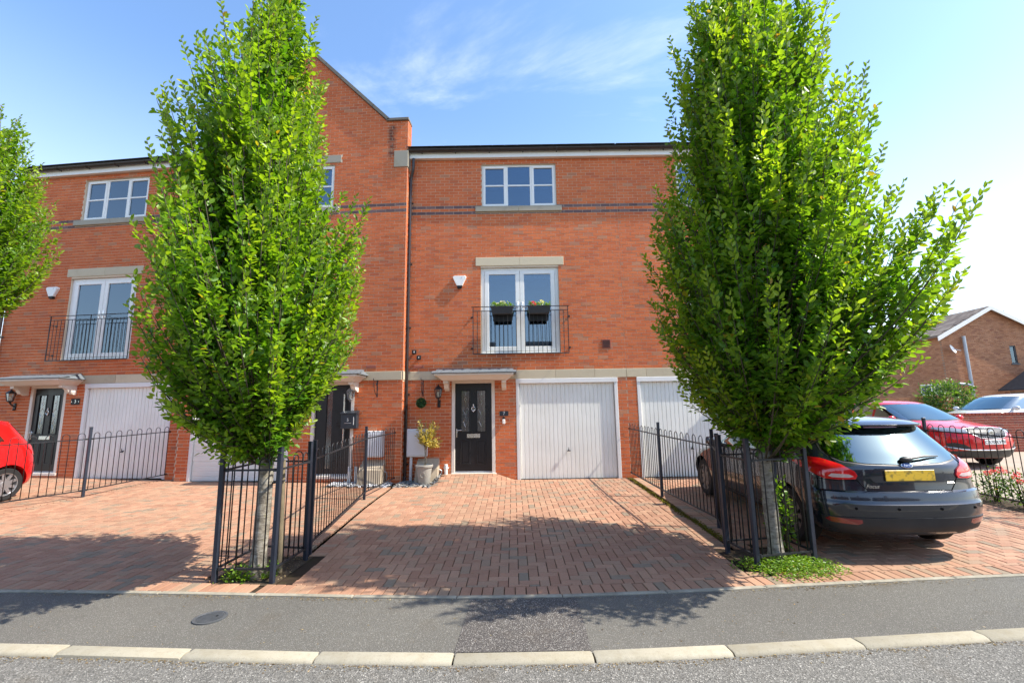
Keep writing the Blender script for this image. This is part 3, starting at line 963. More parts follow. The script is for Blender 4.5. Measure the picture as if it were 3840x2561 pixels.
def wall_with_holes(W, z0, z1, holes, thick=.28, half=(), hmin=-9.):
    m = MB()
    xs = sorted({0., W} | {h[0] for h in holes} | {h[1] for h in holes}); zs = sorted(({z0, z1} | ({hmin} if hmin > z0 else set())) | {max(z0, h[2]) for h in holes} | {min(z1, h[3]) for h in holes})
    for i in range(len(xs)-1):
        for j in range(len(zs)-1):
            cx_, cz_ = (xs[i]+xs[i+1])/2, (zs[j]+zs[j+1])/2
            if any(h[0] < cx_ < h[1] and h[2] < cz_ < h[3] for h in holes): continue
            poly = [(xs[i], zs[j]), (xs[i+1], zs[j]), (xs[i+1], zs[j+1]), (xs[i], zs[j+1])]
            for hp in (half if cz_ > hmin else ()): poly = clip_poly(poly, hp) if len(poly) > 2 else []
            if len(poly) > 2: m.add([(x, 0, z) for x, z in poly], [tuple(range(len(poly)))])
    for h in holes:
        x0, x1, a, b = h[:4]
        q = [(x0, a), (x1, a), (x1, b), (x0, b)]
        for i in range(4):
            p_, r_ = q[i], q[(i+1) % 4]
            m.add([(p_[0], 0, p_[1]), (r_[0], 0, r_[1]), (r_[0], thick, r_[1]), (p_[0], thick, p_[1])], [(0, 1, 2, 3)])
    return m
def side_faces(m, W, z0, z1, depth):
    for x in (0, W): m.add([(x, 0, z0), (x, depth, z0), (x, depth, z1), (x, 0, z1)], [(0, 1, 2, 3)])

def room_box(x0, x1, z0, z1, y0, d):
    m = MB()
    m.add([(x0, y0, z0), (x1, y0, z0), (x1, y0, z1), (x0, y0, z1), (x0, y0+d, z0), (x1, y0+d, z0), (x1, y0+d, z1), (x0, y0+d, z1)],
          [(4, 5, 6, 7), (0, 4, 7, 3), (1, 2, 6, 5), (0, 1, 5, 4), (3, 7, 6, 2)])
    return m
def pane_box(x0, x1, z0, z1, y): return MB().box(x0, x1, y, y+.006, z0, z1)

def casement_window(root, x0, x1, z0, z1, fill=None, y=.05):
    W = x1-x0
    win = MB()
    f = .045
    win.bbox(x0, x1, y, y+.06, z0, z0+f, .004); win.bbox(x0, x1, y, y+.06, z1-f, z1, .004)
    win.bbox(x0, x0+f, y+.001, y+.06, z0+f-.002, z1-f+.002, .004); win.bbox(x1-f, x1, y+.001, y+.06, z0+f-.002, z1-f+.002, .004)
    m1, m2 = x0+W*.335, x0+W*.665
    for mm in (m1, m2): win.bbox(mm-.03, mm+.03, y+.002, y+.06, z0+f-.002, z1-f+.002, .004)
    w = win.build('window', MT['upvc'], root)
    lights = [(x0+f, m1-.03, True), (m1+.03, m2-.03, False), (m2+.03, x1-f, True)]
    zb, zt = z0+f, z1-f
    for a, b, sash in lights:
        if sash:
            s_ = MB(); t_ = .042
            s_.bbox(a-.012, b+.012, y-.014, y+.03, zb-.012, zb+t_, .004); s_.bbox(a-.012, b+.012, y-.014, y+.03, zt-t_, zt+.012, .004)
            s_.bbox(a-.012, a+t_, y-.013, y+.03, zb+t_-.002, zt-t_+.002, .004); s_.bbox(b-t_, b+.012, y-.013, y+.03, zb+t_-.002, zt-t_+.002, .004)
            s_.build('sash', MT['upvc'], w); ia, ib, ic, id_ = a+t_, b-t_, zb+t_, zt-t_
        else: ia, ib, ic, id_ = a, b, zb, zt
        zm = (ic+id_)/2+.02
        MB().bbox(ia-.002, ib+.002, y+.004, y+.03, zm-.02, zm+.02, .004).build('glazing_bar', MT['upvc'], w)
        pane_box(ia-.002, ib+.002, ic-.002, zm-.019, y+.018).build('pane', MT['pane'], w)
        pane_box(ia-.002, ib+.002, zm+.019, id_+.002, y+.018).build('pane', MT['pane'], w)
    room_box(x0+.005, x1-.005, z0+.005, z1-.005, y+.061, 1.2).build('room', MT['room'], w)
    if fill == 'blind':
        bl = MB(); z = zt-.03
        while z > (zb+zt)/2+.03:
            bl.add([(x0+.06, y+.10, z), (x1-.06, y+.10, z), (x1-.06, y+.125, z+.017), (x0+.06, y+.125, z+.017)], [(0, 1, 2, 3)]); z -= .026
        tag(bl.build('blind_slats', MT['blind'], w, fix=False), kind='stuff')
        MB().box(x0+.06, x1-.06, y+.10, y+.13, (zb+zt)/2-.02, (zb+zt)/2+.02).build('blind_rail', MT['blind'], w)
    elif fill == 'curtain':
        for a, b in ((x0+.05, m1-.04),):
            c = MB(); n = 30; vs = []
            for i in range(n+1):
                xx = a+(b-a)*i/n; yy = y+.12+.02*math.sin(i*1.3)
                vs += [(xx, yy, z0+.05), (xx, yy, z1-.05)]
            c.add(vs, [(2*i, 2*i+2, 2*i+3, 2*i+1) for i in range(n)])
            c.build('curtain', MT['blind'], w, smooth='all')
        b_ = MB().lathe([(.03, 0), (.035, .02), (.032, .12), (.014, .14), (.012, .17), (.02, .18)], 12, (m2-.18, y+.13, z0+.05))
        b_.build('ornament', MT['opal'], w, smooth=True)
    return w

def french_window(root, x0, x1, z0, z1, fill='vertical', y=.05):
    win = MB(); j = .085
    win.bbox(x0, x1, y, y+.07, z1-.06, z1, .004); win.bbox(x0, x1, y, y+.07, z0, z0+.05, .004)
    win.bbox(x0, x0+j, y+.001, y+.07, z0+.048, z1-.058, .004); win.bbox(x1-j, x1, y+.001, y+.07, z0+.048, z1-.058, .004)
    w = win.build('french_window', MT['upvc'], root)
    xm = (x0+x1)/2
    for a, b in ((x0+j+.004, xm-.003), (xm+.003, x1-j-.004)):
        l = MB(); t_ = .10
        zb, zt = z0+.056, z1-.066
        l.bbox(a, b, y-.016, y+.04, zt-t_+.01, zt, .005); l.bbox(a, b, y-.016, y+.04, zb, zb+t_, .005)
        l.bbox(a, a+t_, y-.0155, y+.04, zb+t_-.003, zt-t_+.013, .005); l.bbox(b-t_, b, y-.0155, y+.04, zb+t_-.003, zt-t_+.013, .005)
        lf = l.build('leaf', MT['upvc'], w)
        pane_box(a+t_-.003, b-t_+.003, zb+t_-.003, zt-t_+.013, y+.012).build('pane', MT['pane'], w)
        hx = b-.05 if a < xm-.1 else a+.05
        h = MB().bbox(hx-.016, hx+.016, y-.026, y-.015, (z0+z1)/2-.02, (z0+z1)/2+.2, .004)
        h.cyl((hx, y-.026, (z0+z1)/2+.06), (hx, y-.06, (z0+z1)/2+.06), .009, n=8)
        h.cyl((hx, y-.056, (z0+z1)/2+.06), (hx+(-.11 if a < xm-.1 else .11), y-.056, (z0+z1)/2+.06), .009, n=8)
        h.build('handle', MT['chrome'], w, smooth=True)
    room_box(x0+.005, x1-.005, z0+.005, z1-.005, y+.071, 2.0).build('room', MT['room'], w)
    if fill == 'vertical':
        MB().box(x0+.12, x1-.12, y+.13, y+.17, z1-.24, z1-.10).build('blind_headrail', MT['blind'], w)
        c = MB(); xx = x0+.14; k = 0
        while xx < x1-.2:
            c.add([(xx, y+.14, z0+.12), (xx+.075, y+.175, z0+.12), (xx+.075, y+.175, z0+1.02), (xx, y+.14, z0+1.02)], [(0, 1, 2, 3)]); xx += .125
        tag(c.build('blind_vanes', MT['curtain'], w, fix=False), kind='stuff')
    elif fill == 'curtain':
        for a, b in ((x0+.16, x0+.42),):
            c = MB(); n = 26; vs = []
            for i in range(n+1):
                xx = a+(b-a)*i/n; yy = y+.15+.025*math.sin(i*1.5)
                vs += [(xx, yy, z0+.06), (xx, yy, z1-.08)]
            c.add(vs, [(2*i, 2*i+2, 2*i+3, 2*i+1) for i in range(n)])
            c.build('curtain', MT['curtain'], w, smooth='all')
    return w

def ribbed_garage(root, x0, x1, z0, z1, style='vertical', y=.04):
    """opening rect; frame, then a pressed steel up-and-over leaf"""
    fr = MB(); j = .075
    fr.bbox(x0, x0+j, -.012, .10, z0, z1-.105, .006); fr.bbox(x1-j, x1, -.012, .10, z0, z1-.105, .006)
    fr.bbox(x0-.005, x1+.005, -.022, .10, z1-.108, z1, .006)
    fr.build('garage_frame', MT['white_paint'], root)
    a, b, zb, zt = x0+j+.008, x1-j-.008, z0+.02, z1-.112
    m = MB()
    if style == 'vertical':
        n = 23; pw = (b-a)/n; prof = []
        for i in range(n):
            s_ = a+i*pw
            prof += [(s_, 0.012), (s_+.010, 0.0), (s_+pw-.010, 0.0)]
        prof.append((b, .012))
        vs = [(x, y+d, z) for z in (zb, zt) for x, d in prof]; k = len(prof)
        m.add(vs, [(i, i+1, k+i+1, k+i) for i in range(k-1)])
        m.add([(a, y+.012, zb), (b, y+.012, zb), (b, y+.05, zb), (a, y+.05, zb)], [(0, 1, 2, 3)])
    else:
        n = 19; ph = (zt-zb)/n; prof = []
        for i in range(n):
            s_ = zb+i*ph; dd = .014 if i % 4 == 0 else .007
            prof += [(s_, dd), (s_+.009, 0.), (s_+ph-.009, 0.)]
        prof.append((zt, .007))
        vs = [(x, y+d, z) for x in (a, b) for z, d in prof]; k = len(prof)
        m.add(vs, [(i, i+1, k+i+1, k+i) for i in range(k-1)])
    d = m.build('garage_door', MT['garage'], root)
    MB().box(x0+j-.002, x1-j+.002, y+.03, y+.2, z0, z1-.1).build('garage_backing', MT['ink'], root)
    if style == 'vertical':
        hx, hz = (a+b)/2, zb+.62
        h = MB().cyl((hx, y, hz), (hx, y-.045, hz), .012, n=10)
        h.cyl((hx-.035, y-.05, hz-.018), (hx+.035, y-.05, hz-.018), .011, n=8).cyl((hx, y-.05, hz), (hx, y-.05, hz+.06), .008, .005, n=8)
        h.build('handle', MT['black_trim'], d, smooth=True)
    return d

def panel_door(root, x0, x1, z0, z1, style):
    fr = MB(); j = .075
    fr.bbox(x0, x0+j, -.008, .09, z0, z1-.06, .006); fr.bbox(x1-j, x1, -.008, .09, z0, z1-.06, .006)
    fr.bbox(x0, x1, -.009, .09, z1-.063, z1, .006); fr.bbox(x0-.01, x1+.02, -.035, .10, z0-.05, z0+.012, .006)
    fr.build('door_frame', MT['cream_paint'], root)
    MB().bbox(x0+j, x1-j, .02, .07, z0+.012, z0+.045, .004).build('threshold', MT['galv'], root)
    a, b, zb, zt = x0+j+.004, x1-j-.004, z0+.047, z1-.066
    y = .045
    W, H = b-a, zt-zb
    if style == 'modern':
        gx0, gx1 = a+W*.30, a+W*.46
        m = MB().box(a, gx0, y, y+.045, zb, zt).box(gx1, b, y, y+.045, zb, zt).box(gx0, gx1, y, y+.045, zb, zb+.12).box(gx0, gx1, y, y+.045, zt-.12, zt)
        d = m.build('door', MT['door_black'], root)
        pane_box(gx0, gx1, zb+.12, zt-.12, y+.02).build('glass_panel', MT['door_glass'], d)
        hx = b-.14
        h = MB().cyl((hx, y-.07, zb+.55), (hx, y-.07, zb+1.75), .017, n=10)
        for q in (zb+.75, zb+1.62): h.cyl((hx, y, q), (hx, y-.07, q), .011, n=8)
        h.build('pull_bar', MT['chrome'], d, smooth=True)
        MB().box(gx0, gx1, y+.046, y+.06, zb+.1, zt-.1).build('door_backing', MT['room'], d)
        return d
    g = [(a+W*.165, a+W*.39), (a+W*.60, a+W*.83)]
    gz0, gz1 = zb+H*.443, zb+H*.915
    m = MB()
    xs = [a, g[0][0], g[0][1], g[1][0], g[1][1], b]
    for i in (0, 2, 4): m.box(xs[i], xs[i+1], y, y+.045, zb, zt)
    for i in (1, 3):
        m.box(xs[i], xs[i+1], y+.0005, y+.045, zb, gz0); m.box(xs[i], xs[i+1], y+.0005, y+.045, gz1, zt)
    d = m.build('door', MT['door_black'], root)
    for q0, q1 in g:
        bz = MB()
        for (u0, u1, w0, w1) in ((q0-.02, q1+.02, gz0-.02, gz0+.006), (q0-.02, q1+.02, gz1-.006, gz1+.02), (q0-.02, q0+.006, gz0+.005, gz1-.005), (q1-.006, q1+.02, gz0+.005, gz1-.005)):
            bz.bbox(u0, u1, y-.012, y+.01, w0, w1, .005)
        bz.build('glass_bead', MT['door_black'], d)
        gp = pane_box(q0, q1, gz0, gz1, y+.012).build('glass_panel', MT['door_glass'], d)
        MB().box(q0, q1, y+.046, y+.06, gz0-.01, gz1+.01).build('door_backing', MT['room'], d)
        # leaded pattern
        cxp = (q0+q1)/2; hw = (q1-q0)/2; hh = gz1-gz0
        ld = MB()
        P = lambda u, v: (cxp+hw*u, y+.009, gz0+hh*v)
        for seq in ([(0, 0), (0, .12), (.5, .24), (0, .36), (-.5, .24), (0, .12)], [(0, .36), (0, .42), (.75, .54), (0, .66), (-.75, .54), (0, .42)], [(0, .66), (0, .74), (.3, .79), (0, .84), (-.3, .79), (0, .74)], [(0, .84), (0, 1)], [(-1, .24), (-.5, .24)], [(.5, .24), (1, .24)]):
            ld.tube([P(*s_) for s_ in seq], .0028, 5)
        ld.build('leading', MT['chrome'], d)
        # raised lower panel
        pz0, pz1 = zb+H*.085, zb+H*.345
        pn = MB()
        for (u0, u1, w0, w1) in ((q0-.015, q1+.015, pz0-.012, pz0+.012), (q0-.015, q1+.015, pz1-.012, pz1+.012), (q0-.015, q0+.010, pz0+.011, pz1-.011), (q1-.010, q1+.015, pz0+.011, pz1-.011)):
            pn.bbox(u0, u1, y-.010, y+.005, w0, w1, .005)
        pn.frustum((q0+.022, q1-.022, y-.0, y+.002, pz0+.03), (q0+.022, q1-.022, y-.0, y+.002, pz1-.03))
        pn.bbox(q0+.02, q1-.02, y-.008, y+.004, pz0+.028, pz1-.028, .007)
        pn.build('raised_panel', MT['door_black'], d)
    lb = MB().bbox((a+b)/2-.15, (a+b)/2+.15, y-.014, y+.002, zb+H*.375, zb+H*.42, .004)
    lb.build('letterbox', MT['chrome'], d)
    hz = zb+H*.43
    h = MB().bbox(a+.018, a+.045, y-.012, y+.002, hz-.10, hz+.10, .005).cyl((a+.032, y-.01, hz+.06), (a+.032, y-.05, hz+.06), .009, n=8).cyl((a+.032, y-.046, hz+.06), (a+.15, y-.046, hz+.063), .009, .008, n=8)
    h.build('handle', MT['chrome'], d, smooth=True)
    kx, kz = (a+b)/2, zb+H*.705
    kn = MB()
    kn.tube([(kx+.038*math.cos(t_), y-.02, kz+.05*math.sin(t_)) for t_ in lin(0, 2*PI*15/16, 16)], .009, 6, closed=True)
    kn.ball((kx, y-.014, kz+.085), .017, 8, 6, (1, 1, 1.5)).ball((kx, y-.014, kz-.062), .014, 8, 6).cyl((kx, y-.014, kz+.075), (kx, y-.014, kz-.06), .006, n=6)
    kn.build('knocker', MT['chrome'], d, smooth=True)
    return d

def canopy(root, x0, x1, z):
    """small slated door hood on two scrolled brackets"""
    D = .56
    r_ = MB()
    ov = .05
    # sloped roof with hipped ends
    a0, a1 = x0-.02, x1+.02
    t_ = [(a0-.06, -D-.03, z+.125), (a1+.06, -D-.03, z+.125), (a1+.06, 0, z+.125), (a0-.06, 0, z+.125), (a0+.10, -.02, z+.27), (a1-.10, -.02, z+.27), (a1-.10, 0.02, z+.27), (a0+.10, 0.02, z+.27)]
    r_.add(t_, [(0, 3, 2, 1), (4, 5, 6, 7), (0, 1, 5, 4), (1, 2, 6, 5), (2, 3, 7, 6), (3, 0, 4, 7)])
    c = r_.build('canopy', MT['slate'], root)
    # slates on the front slope
    n = 9
    rows = [(-D-.045, z+.122, -.36, z+.185), (-.39, z+.178, -.14, z+.24)]
    for k, (ya, za, yb, zb) in enumerate(rows):
        for i in range(n):
            u0 = a0-.06+(a1-a0+.12)*i/n+.003+(.05*k); u1 = a0-.06+(a1-a0+.12)*(i+1)/n-.003
            if k: u0, u1 = max(u0, a0+.0), min(u1, a1-.0)
            dz = random.uniform(0, .004)
            MB().add([(u0, ya, za+dz), (u1, ya, za+dz), (u1, yb, zb+dz), (u0, yb, zb+dz), (u0, ya, za+.011+dz), (u1, ya, za+.011+dz), (u1, yb, zb+.011+dz), (u0, yb, zb+.011+dz)],
                     [(0, 3, 2, 1), (4, 5, 6, 7), (0, 1, 5, 4), (1, 2, 6, 5), (2, 3, 7, 6), (3, 0, 4, 7)]).build('slate', MT['slate'], c)
    f = MB()
    f.frustum((x0+.13, x1-.13, -D+.15, -.002, z-.02), (x0+.02, x1-.02, -D+.02, -.002, z+.075))
    f.bbox(x0-.02, x1+.02, -D-.012, -.002, z+.075, z+.122, .006)
    f.build('cornice', MT['cream_paint'], c)
    for bx in (x0+.20, x1-.20):
        b = MB()
        poly = [(-.0, z-.02), (-.34, z-.02), (-.34, z-.08), (-.27, z-.09), (-.22, z-.12), (-.20, z-.16), (-.17, z-.20), (-.10, z-.215), (-.07, z-.24), (-.0, z-.24)]
        b.prismx(poly, bx-.05, bx+.05)
        b.build('bracket', MT['cream_paint'], c)
    return c

def eaves(root, W, z, y0=-.10, gutter=True, mat=None, xa=0., xb=0.):
    MB().bbox(xa, W-xb, y0+.002, .28, z-.012, z+.004, .003).build('soffit', MT['cream_paint'], root)
    MB().bbox(xa, W-xb, y0-.018, y0, z-.02, z+.165, .003).build('fascia', MT['upvc'], root)
    g_ = MB(); n = 9; gy, gz, gr = y0-.085, z+.16, .062
    vs = []
    for x in (xa, W-xb):
        for k in range(n): a = PI+PI*k/(n-1); vs.append((x, gy+math.cos(a)*gr, gz+math.sin(a)*gr))
        for k in range(n): a = 2*PI-PI*k/(n-1); vs.append((x, gy+math.cos(a)*(gr-.005), gz+math.sin(a)*(gr-.005)))
    k2 = 2*n
    g_.add(vs, [(i, (i+1) % k2, k2+(i+1) % k2, k2+i) for i in range(k2)]+[tuple(range(k2)), tuple(range(2*k2-1, k2-1, -1))])
    gt = g_.build('gutter', MT['brown_pvc'], root, smooth=True)
    x = xa+.35
    while x < W-xb-.1:
        pts = [(gy+math.cos(PI+PI*k/8)*(gr+.004), gz+math.sin(PI+PI*k/8)*(gr+.004)) for k in range(9)]
        b = MB(); b.tube([(x, q[0], q[1]) for q in pts], .009, 5)
        b.tube([(x, y0-.02, gz-.07), (x, y0-.02, gz-.02)], .010, 5)
        b.build('gutter_bracket', MT['brown_pvc'], gt); x += .83
    return gt

def slate_roof(root, W, z, pitch=26, depth=4.6, vents=(), xa=0., xb=0.):
    s_ = math.tan(R(pitch))
    y0 = -.20
    r_ = MB().add([(xa, y0, z+.235), (W-xb, y0, z+.235), (W-xb, depth, z+.235+s_*(depth-y0)), (xa, depth, z+.235+s_*(depth-y0)), (xa, y0, z+.215), (W-xb, y0, z+.215), (W-xb, depth*2, z+.0), (xa, depth*2, z+.0)],
                  [(0, 1, 2, 3), (0, 4, 5, 1), (3, 2, 6, 7), (0, 3, 7, 4), (1, 5, 6, 2)])
    r = r_.build('roof', MT['dark_tile'], root)
    # first course of tiles over the gutter
    x = xa
    k = 0
    while x < W-xb-.1:
        w_ = min(.30, W-xb-x)
        MB().bbox(x+.002, x+w_-.002, y0-.035, y0+.3, 0, .016, .004).build('roof_tile', MT['dark_tile'], r, loc=(0, 0, 0))
        o = r.children[-1]; o.rotation_euler = (R(pitch), 0, 0)
        # put the tile on the slope
        o.location = (0, y0-(y0*math.cos(R(pitch))), z+.236-y0*math.sin(R(pitch)))
        x += .30
    for vx, vy in vents:
        zz = z+.235+s_*(vy-y0)
        MB().bbox(vx-.11, vx+.11, vy-.12, vy+.16, zz-.05, zz+.13, .03).build('roof_vent', MT['dark_tile'], r)
    return r

def downpipe(root, x, z0, z1, y=-.07, swan=None, mat=None):
    m = MB(); mat = mat or MT['brown_pvc']
    pts = [(x, y, z0), (x, y, z1)]
    m.cyl(pts[0], pts[1], .034, n=12)
    if swan:
        q = [(x, y, z1), (x+.01, y, z1+.10), (x+swan[0]*.8, y+swan[1]*.8, z1+.22), (x+swan[0], y+swan[1], z1+.32), (x+swan[0], y+swan[1], z1+.55)]
        m.tube(q, .036, 12)
    m.cyl((x, y, z0-.02), (x, y-.05, z0-.09), .036, n=12)
    d = m.build('downpipe', mat, root, smooth=True)
    zz = z0+.25
    while zz < z1:
        MB().cyl((x, y, zz-.025), (x, y, zz+.025), .041, n=12).box(x-.062, x+.062, -.012, .003, zz-.018, zz+.018).build('pipe_clip', mat, d); zz += 1.55
    return d

def stone_run(root, x0, x1, z0, z1, name='stone_block', L=.905, y=-.016, mat=None, start=None):
    x = x0 if start is None else start
    while x < x1-.02:
        a, b = max(x, x0), min(x+L, x1)
        if b-a > .03: MB().bbox(a+.003, b-.003, y+random.uniform(-.002, .002), .02, z0, z1, .004).build(name, mat or MT['stone'], root)
        x += L

def balcony(loc, rz, label, x0, x1, z0, z1):
    """slim steel guard in front of a french window"""
    b = empty('balcony_guard', loc, rz, label, 'balcony guard', 'steel guards in front of the french windows')
    y = -.20
    MB().bbox(x0-.04, x1+.04, y-.020, y+.020, z1-.012, z1, .003).build('top_rail', MT['iron'], b)
    MB().bbox(x0, x1, y-.008, y+.008, z1-.115, z1-.100, .003).build('rail', MT['iron'], b)
    MB().bbox(x0, x1, y-.018, y+.018, z0, z0+.020, .003).build('bottom_rail', MT['iron'], b)
    for x in (x0, x1): MB().bbox(x-.009, x+.009, y-.009, y+.009, z0+.019, z1-.011, .002).build('end_post', MT['iron'], b)
    xm = (x0+x1)/2
    MB().bbox(xm-.008, xm+.008, y-.008, y+.008, z0+.019, z1-.011, .002).build('middle_post', MT['iron'], b)
    bar = MB().cyl((0, 0, z0+.019), (0, 0, z1-.112), .0062, n=6).mesh('bar'); bar.materials.append(MT['iron'])
    n = 22
    for i in range(1, n):
        x = x0+(x1-x0)*i/n
        if abs(x-xm) > .03: link_mesh('bar', bar, None, b, (x, y, 0))
    for x, s_ in ((x0, -1), (x1, 1)):
        for z in (z0+.16, z1-.22):
            MB().cyl((x, y, z), (x+s_*.05, .002, z), .008, n=8).cyl((x+s_*.05, -.03, z), (x+s_*.05, .004, z), .022, n=10).build('fixing', MT['iron'], b, smooth=True)
    return b

EAVE = 7.90
def terrace_house(loc, rz, label, mir, W, wid, dz=0., gable=False, garage='vertical', door='panel', upfill='blind', frfill='vertical', xo=0., n_parts=300, visible=None, eave_x=(0, 0)):
    root = empty('terraced_house', loc, rz, label, 'house', 'brick houses of the terrace')
    def Xr(a, b): return (W-b, W-a) if mir else (a, b)
    gx = Xr(2.57, 4.91); dx = Xr(1.095, 2.09); jx = Xr(1.775, 3.635); ux = Xr(1.81, 3.65)
    gz = .10 if not mir else .10
    zhi = EAVE if not gable else 11.2
    zw = 0.0
    holes = [(gx[0], gx[1], -.3, 2.425), (dx[0], dx[1], .27, 2.405), (jx[0], jx[1], 3.02, 5.09), (ux[0], ux[1], 6.635, 7.76)]
    half = []
    if gable:
        # shoulders at 8.83 and a 45 degree gable
        sh, c = .52, W/2
        half = [(1, 1, (W-sh)+8.83), (-1, 1, 8.83-sh)]
        holes.append((c-.24, c+.18, 8.62, 9.42))
    m = wall_with_holes(W, -.3, zhi, holes, .28, half, 8.83 if gable else -9.)
    side_faces(m, W, -.3, 8.0 if not gable else 8.83, .28)
    wall = m.build('wall', MT['mortar'], root, fix=False)
    bmat = MT['brick_stained'] if gable else MT['brick']
    bh = list(holes)+[(0, W, 2.425, 2.622)]
    lint = Xr(1.655, 3.765)
    bh += [(lint[0], lint[1], 5.13, 5.345), (lint[0], lint[1], 6.477, 6.636)]
    bh += [(jx[0], jx[1], 5.08, 5.14)]
    if gable: bh += [(lint[0], lint[1], 7.80, 8.0), (W-.33, W, 7.6, 8.03), (0, .33, 7.6, 8.03)]
    dark = lambda z: abs(z-6.6375) < .03 or abs(z-6.4875) < .03
    brickwork(wall, root, W, -.05, 2.425, 2.425-.075*40, bh, lambda z: False, bmat, MT['dark_brick'], n_parts, half, xo, visible)
    brickwork(wall, root, W, 2.622, zhi, 6.60-.075*53, bh, dark, bmat, MT['dark_brick'], 0, half, xo+.06, visible, 8.82)
    # stone work
    stone_run(root, 0.0, W, 2.425, 2.622, start=-random.uniform(0, .5))
    for a, b in ((lint[0], (lint[0]+lint[1])/2), ((lint[0]+lint[1])/2, lint[1])):
        MB().bbox(a+.002, b-.002, -.018, .10, 5.135, 5.345, .005).build('lintel', MT['stone'], root)
        MB().bbox(a+.002, b-.002, -.055, .09, 6.50, 6.636, .006).build('sill', MT['old_stone'], root)
    MB().bbox(jx[0]-.02, jx[1]+.02, -.03, .10, 3.0, 3.022, .004).build('sill', MT['upvc'], root)
    if gable:
        for a, b in ((lint[0], (lint[0]+lint[1])/2), ((lint[0]+lint[1])/2, lint[1])):
            MB().bbox(a+.002, b-.002, -.018, .10, 7.805, 8.0, .005).build('lintel', MT['old_stone'], root)
    casement_window(root, ux[0]+.004, ux[1]-.004, 6.640, 7.755, upfill)
    french_window(root, jx[0]+.004, jx[1]-.004, 3.024, 5.085, frfill)
    ribbed_garage(root, gx[0]+.004, gx[1]-.004, zg(*(Vector(loc)+Matrix.Rotation(rz, 3, 'Z') @ Vector(((gx[0]+gx[1])/2, -.1, 0)))[:2])-dz-.01, 2.421, garage)
    panel_door(root, dx[0]+.004, dx[1]-.004, .325, 2.401, door)
    cx0, cx1 = Xr(.80, 2.50) if not gable else Xr(.86, 2.62)
    canopy(root, cx0, cx1, 2.405)
    if not gable:
        eaves(root, W, EAVE, xa=eave_x[0], xb=eave_x[1])
        slate_roof(root, W, EAVE, vents=((2.9, 1.2), (3.55, 1.2)) if not mir else (), xa=eave_x[0], xb=eave_x[1])
    else:
        c = W/2
        casement = MB()
        x0, x1, z0, z1 = c-.236, c+.176, 8.626, 9.416
        for (a, b, e_, f_) in ((x0, x1, z0, z0+.05), (x0, x1, z1-.05, z1), (x0, x0+.05, z0+.049, z1-.049), (x1-.05, x1, z0+.049, z1-.049), (c-.03, c+.03, z0+.049, z1-.049)):
            casement.bbox(a, b, .065, .12, e_, f_, .004)
        w = casement.build('window', MT['upvc'], root)
        for a, b in ((x0+.048, c-.028), (c+.028, x1-.048)): pane_box(a, b, z0+.048, z1-.048, .09).build('pane', MT['pane'], w)
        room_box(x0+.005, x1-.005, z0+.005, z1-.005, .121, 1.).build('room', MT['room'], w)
        MB().bbox(c-.34, c+.28, -.05, .09, 9.42, 9.52, .005).build('lintel', MT['old_stone'], root)
        MB().bbox(c-.32, c+.26, -.05, .09, 8.55, 8.624, .005).build('sill', MT['old_stone'], root)
        # coping stones up both slopes and on the shoulders
        cpw = .27
        for s_ in (0, 1):
            T = (lambda x: x) if s_ == 0 else (lambda x: W-x)
            a = Vector((.50, 8.83)); b = Vector((c, 8.83+c-.52))
            n = 5
            for i in range(n):
                p_, q_ = a+(b-a)*(i/n), a+(b-a)*((i+1)/n)
                d_ = (q_-p_).normalized(); nn = Vector((-d_.y, d_.x))
                p_ = p_+d_*.004; q_ = q_-d_*.004
                poly = [(T(p_.x), p_.y), (T(q_.x), q_.y), (T((q_+nn*.075).x), (q_+nn*.075).y), (T((p_+nn*.075).x), (p_+nn*.075).y)]
                MB().prism(poly, -.06, cpw).build('coping_stone', MT['coping'], root)
            xs = sorted((T(-.02), T(.54)))
            MB().bbox(xs[0], xs[1], -.06, cpw, 8.832, 8.90, .006).build('coping_stone', MT['coping'], root)
            xs = sorted((T(-.02), T(.33)))
            MB().bbox(xs[0], xs[1], -.03, .25, 7.6, 8.03, .006).build('kneeler_stone', MT['old_stone'], root)
            # brick return on the party side
            rm = MB(); k = 0
            zz = .0
            while zz < 8.78:
                if not (2.35 < zz < 2.6) and not (7.55 < zz < 8.0):
                    xx = sorted((T(-.006), T(.02)))
                    rm.box(xx[0], xx[1], .005, .105, zz+.005, zz+.07) if k % 2 else rm.box(xx[0], xx[1], .005, .215, zz+.005, zz+.07)
                    if zz > 7.9: rm.box(xx[0], xx[1],   .225 if not k % 2 else .115, .275, zz+.005, zz+.07)
                zz += .075; k += 1
            tag(rm.build('return_bricks', bmat, wall, fix=False), kind='stuff')
            xs = sorted((T(-.012), T(.05)))
            MB().bbox(xs[0], xs[1], .0, .23, 2.425, 2.622, .004).build('stone_block', MT['stone'], root)
        # roof behind the parapet
        MB().add([(.1, .3, 8.5), (c, .3, 8.5+c-.15), (W-.1, .3, 8.5), (.1, 8, 8.5), (c, 8, 8.5+c-.15), (W-.1, 8, 8.5), (.1, .3, 7.5), (W-.1, .3, 7.5), (.1, 8, 7.5), (W-.1, 8, 7.5)], [(0, 1, 4, 3), (1, 2, 5, 4), (0, 3, 8, 6), (2, 7, 9, 5)]).build('roof', MT['dark_tile'], root, fix=False)
    # unlit core so that daylight does not fall through from behind
    MB().add([(0.02, 8.5, -.3), (W-.02, 8.5, -.3), (W-.02, 8.5, 8), (.02, 8.5, 8)], [(0, 1, 2, 3)]).build('rear_wall', MT['mortar'], root, fix=False)
    return root

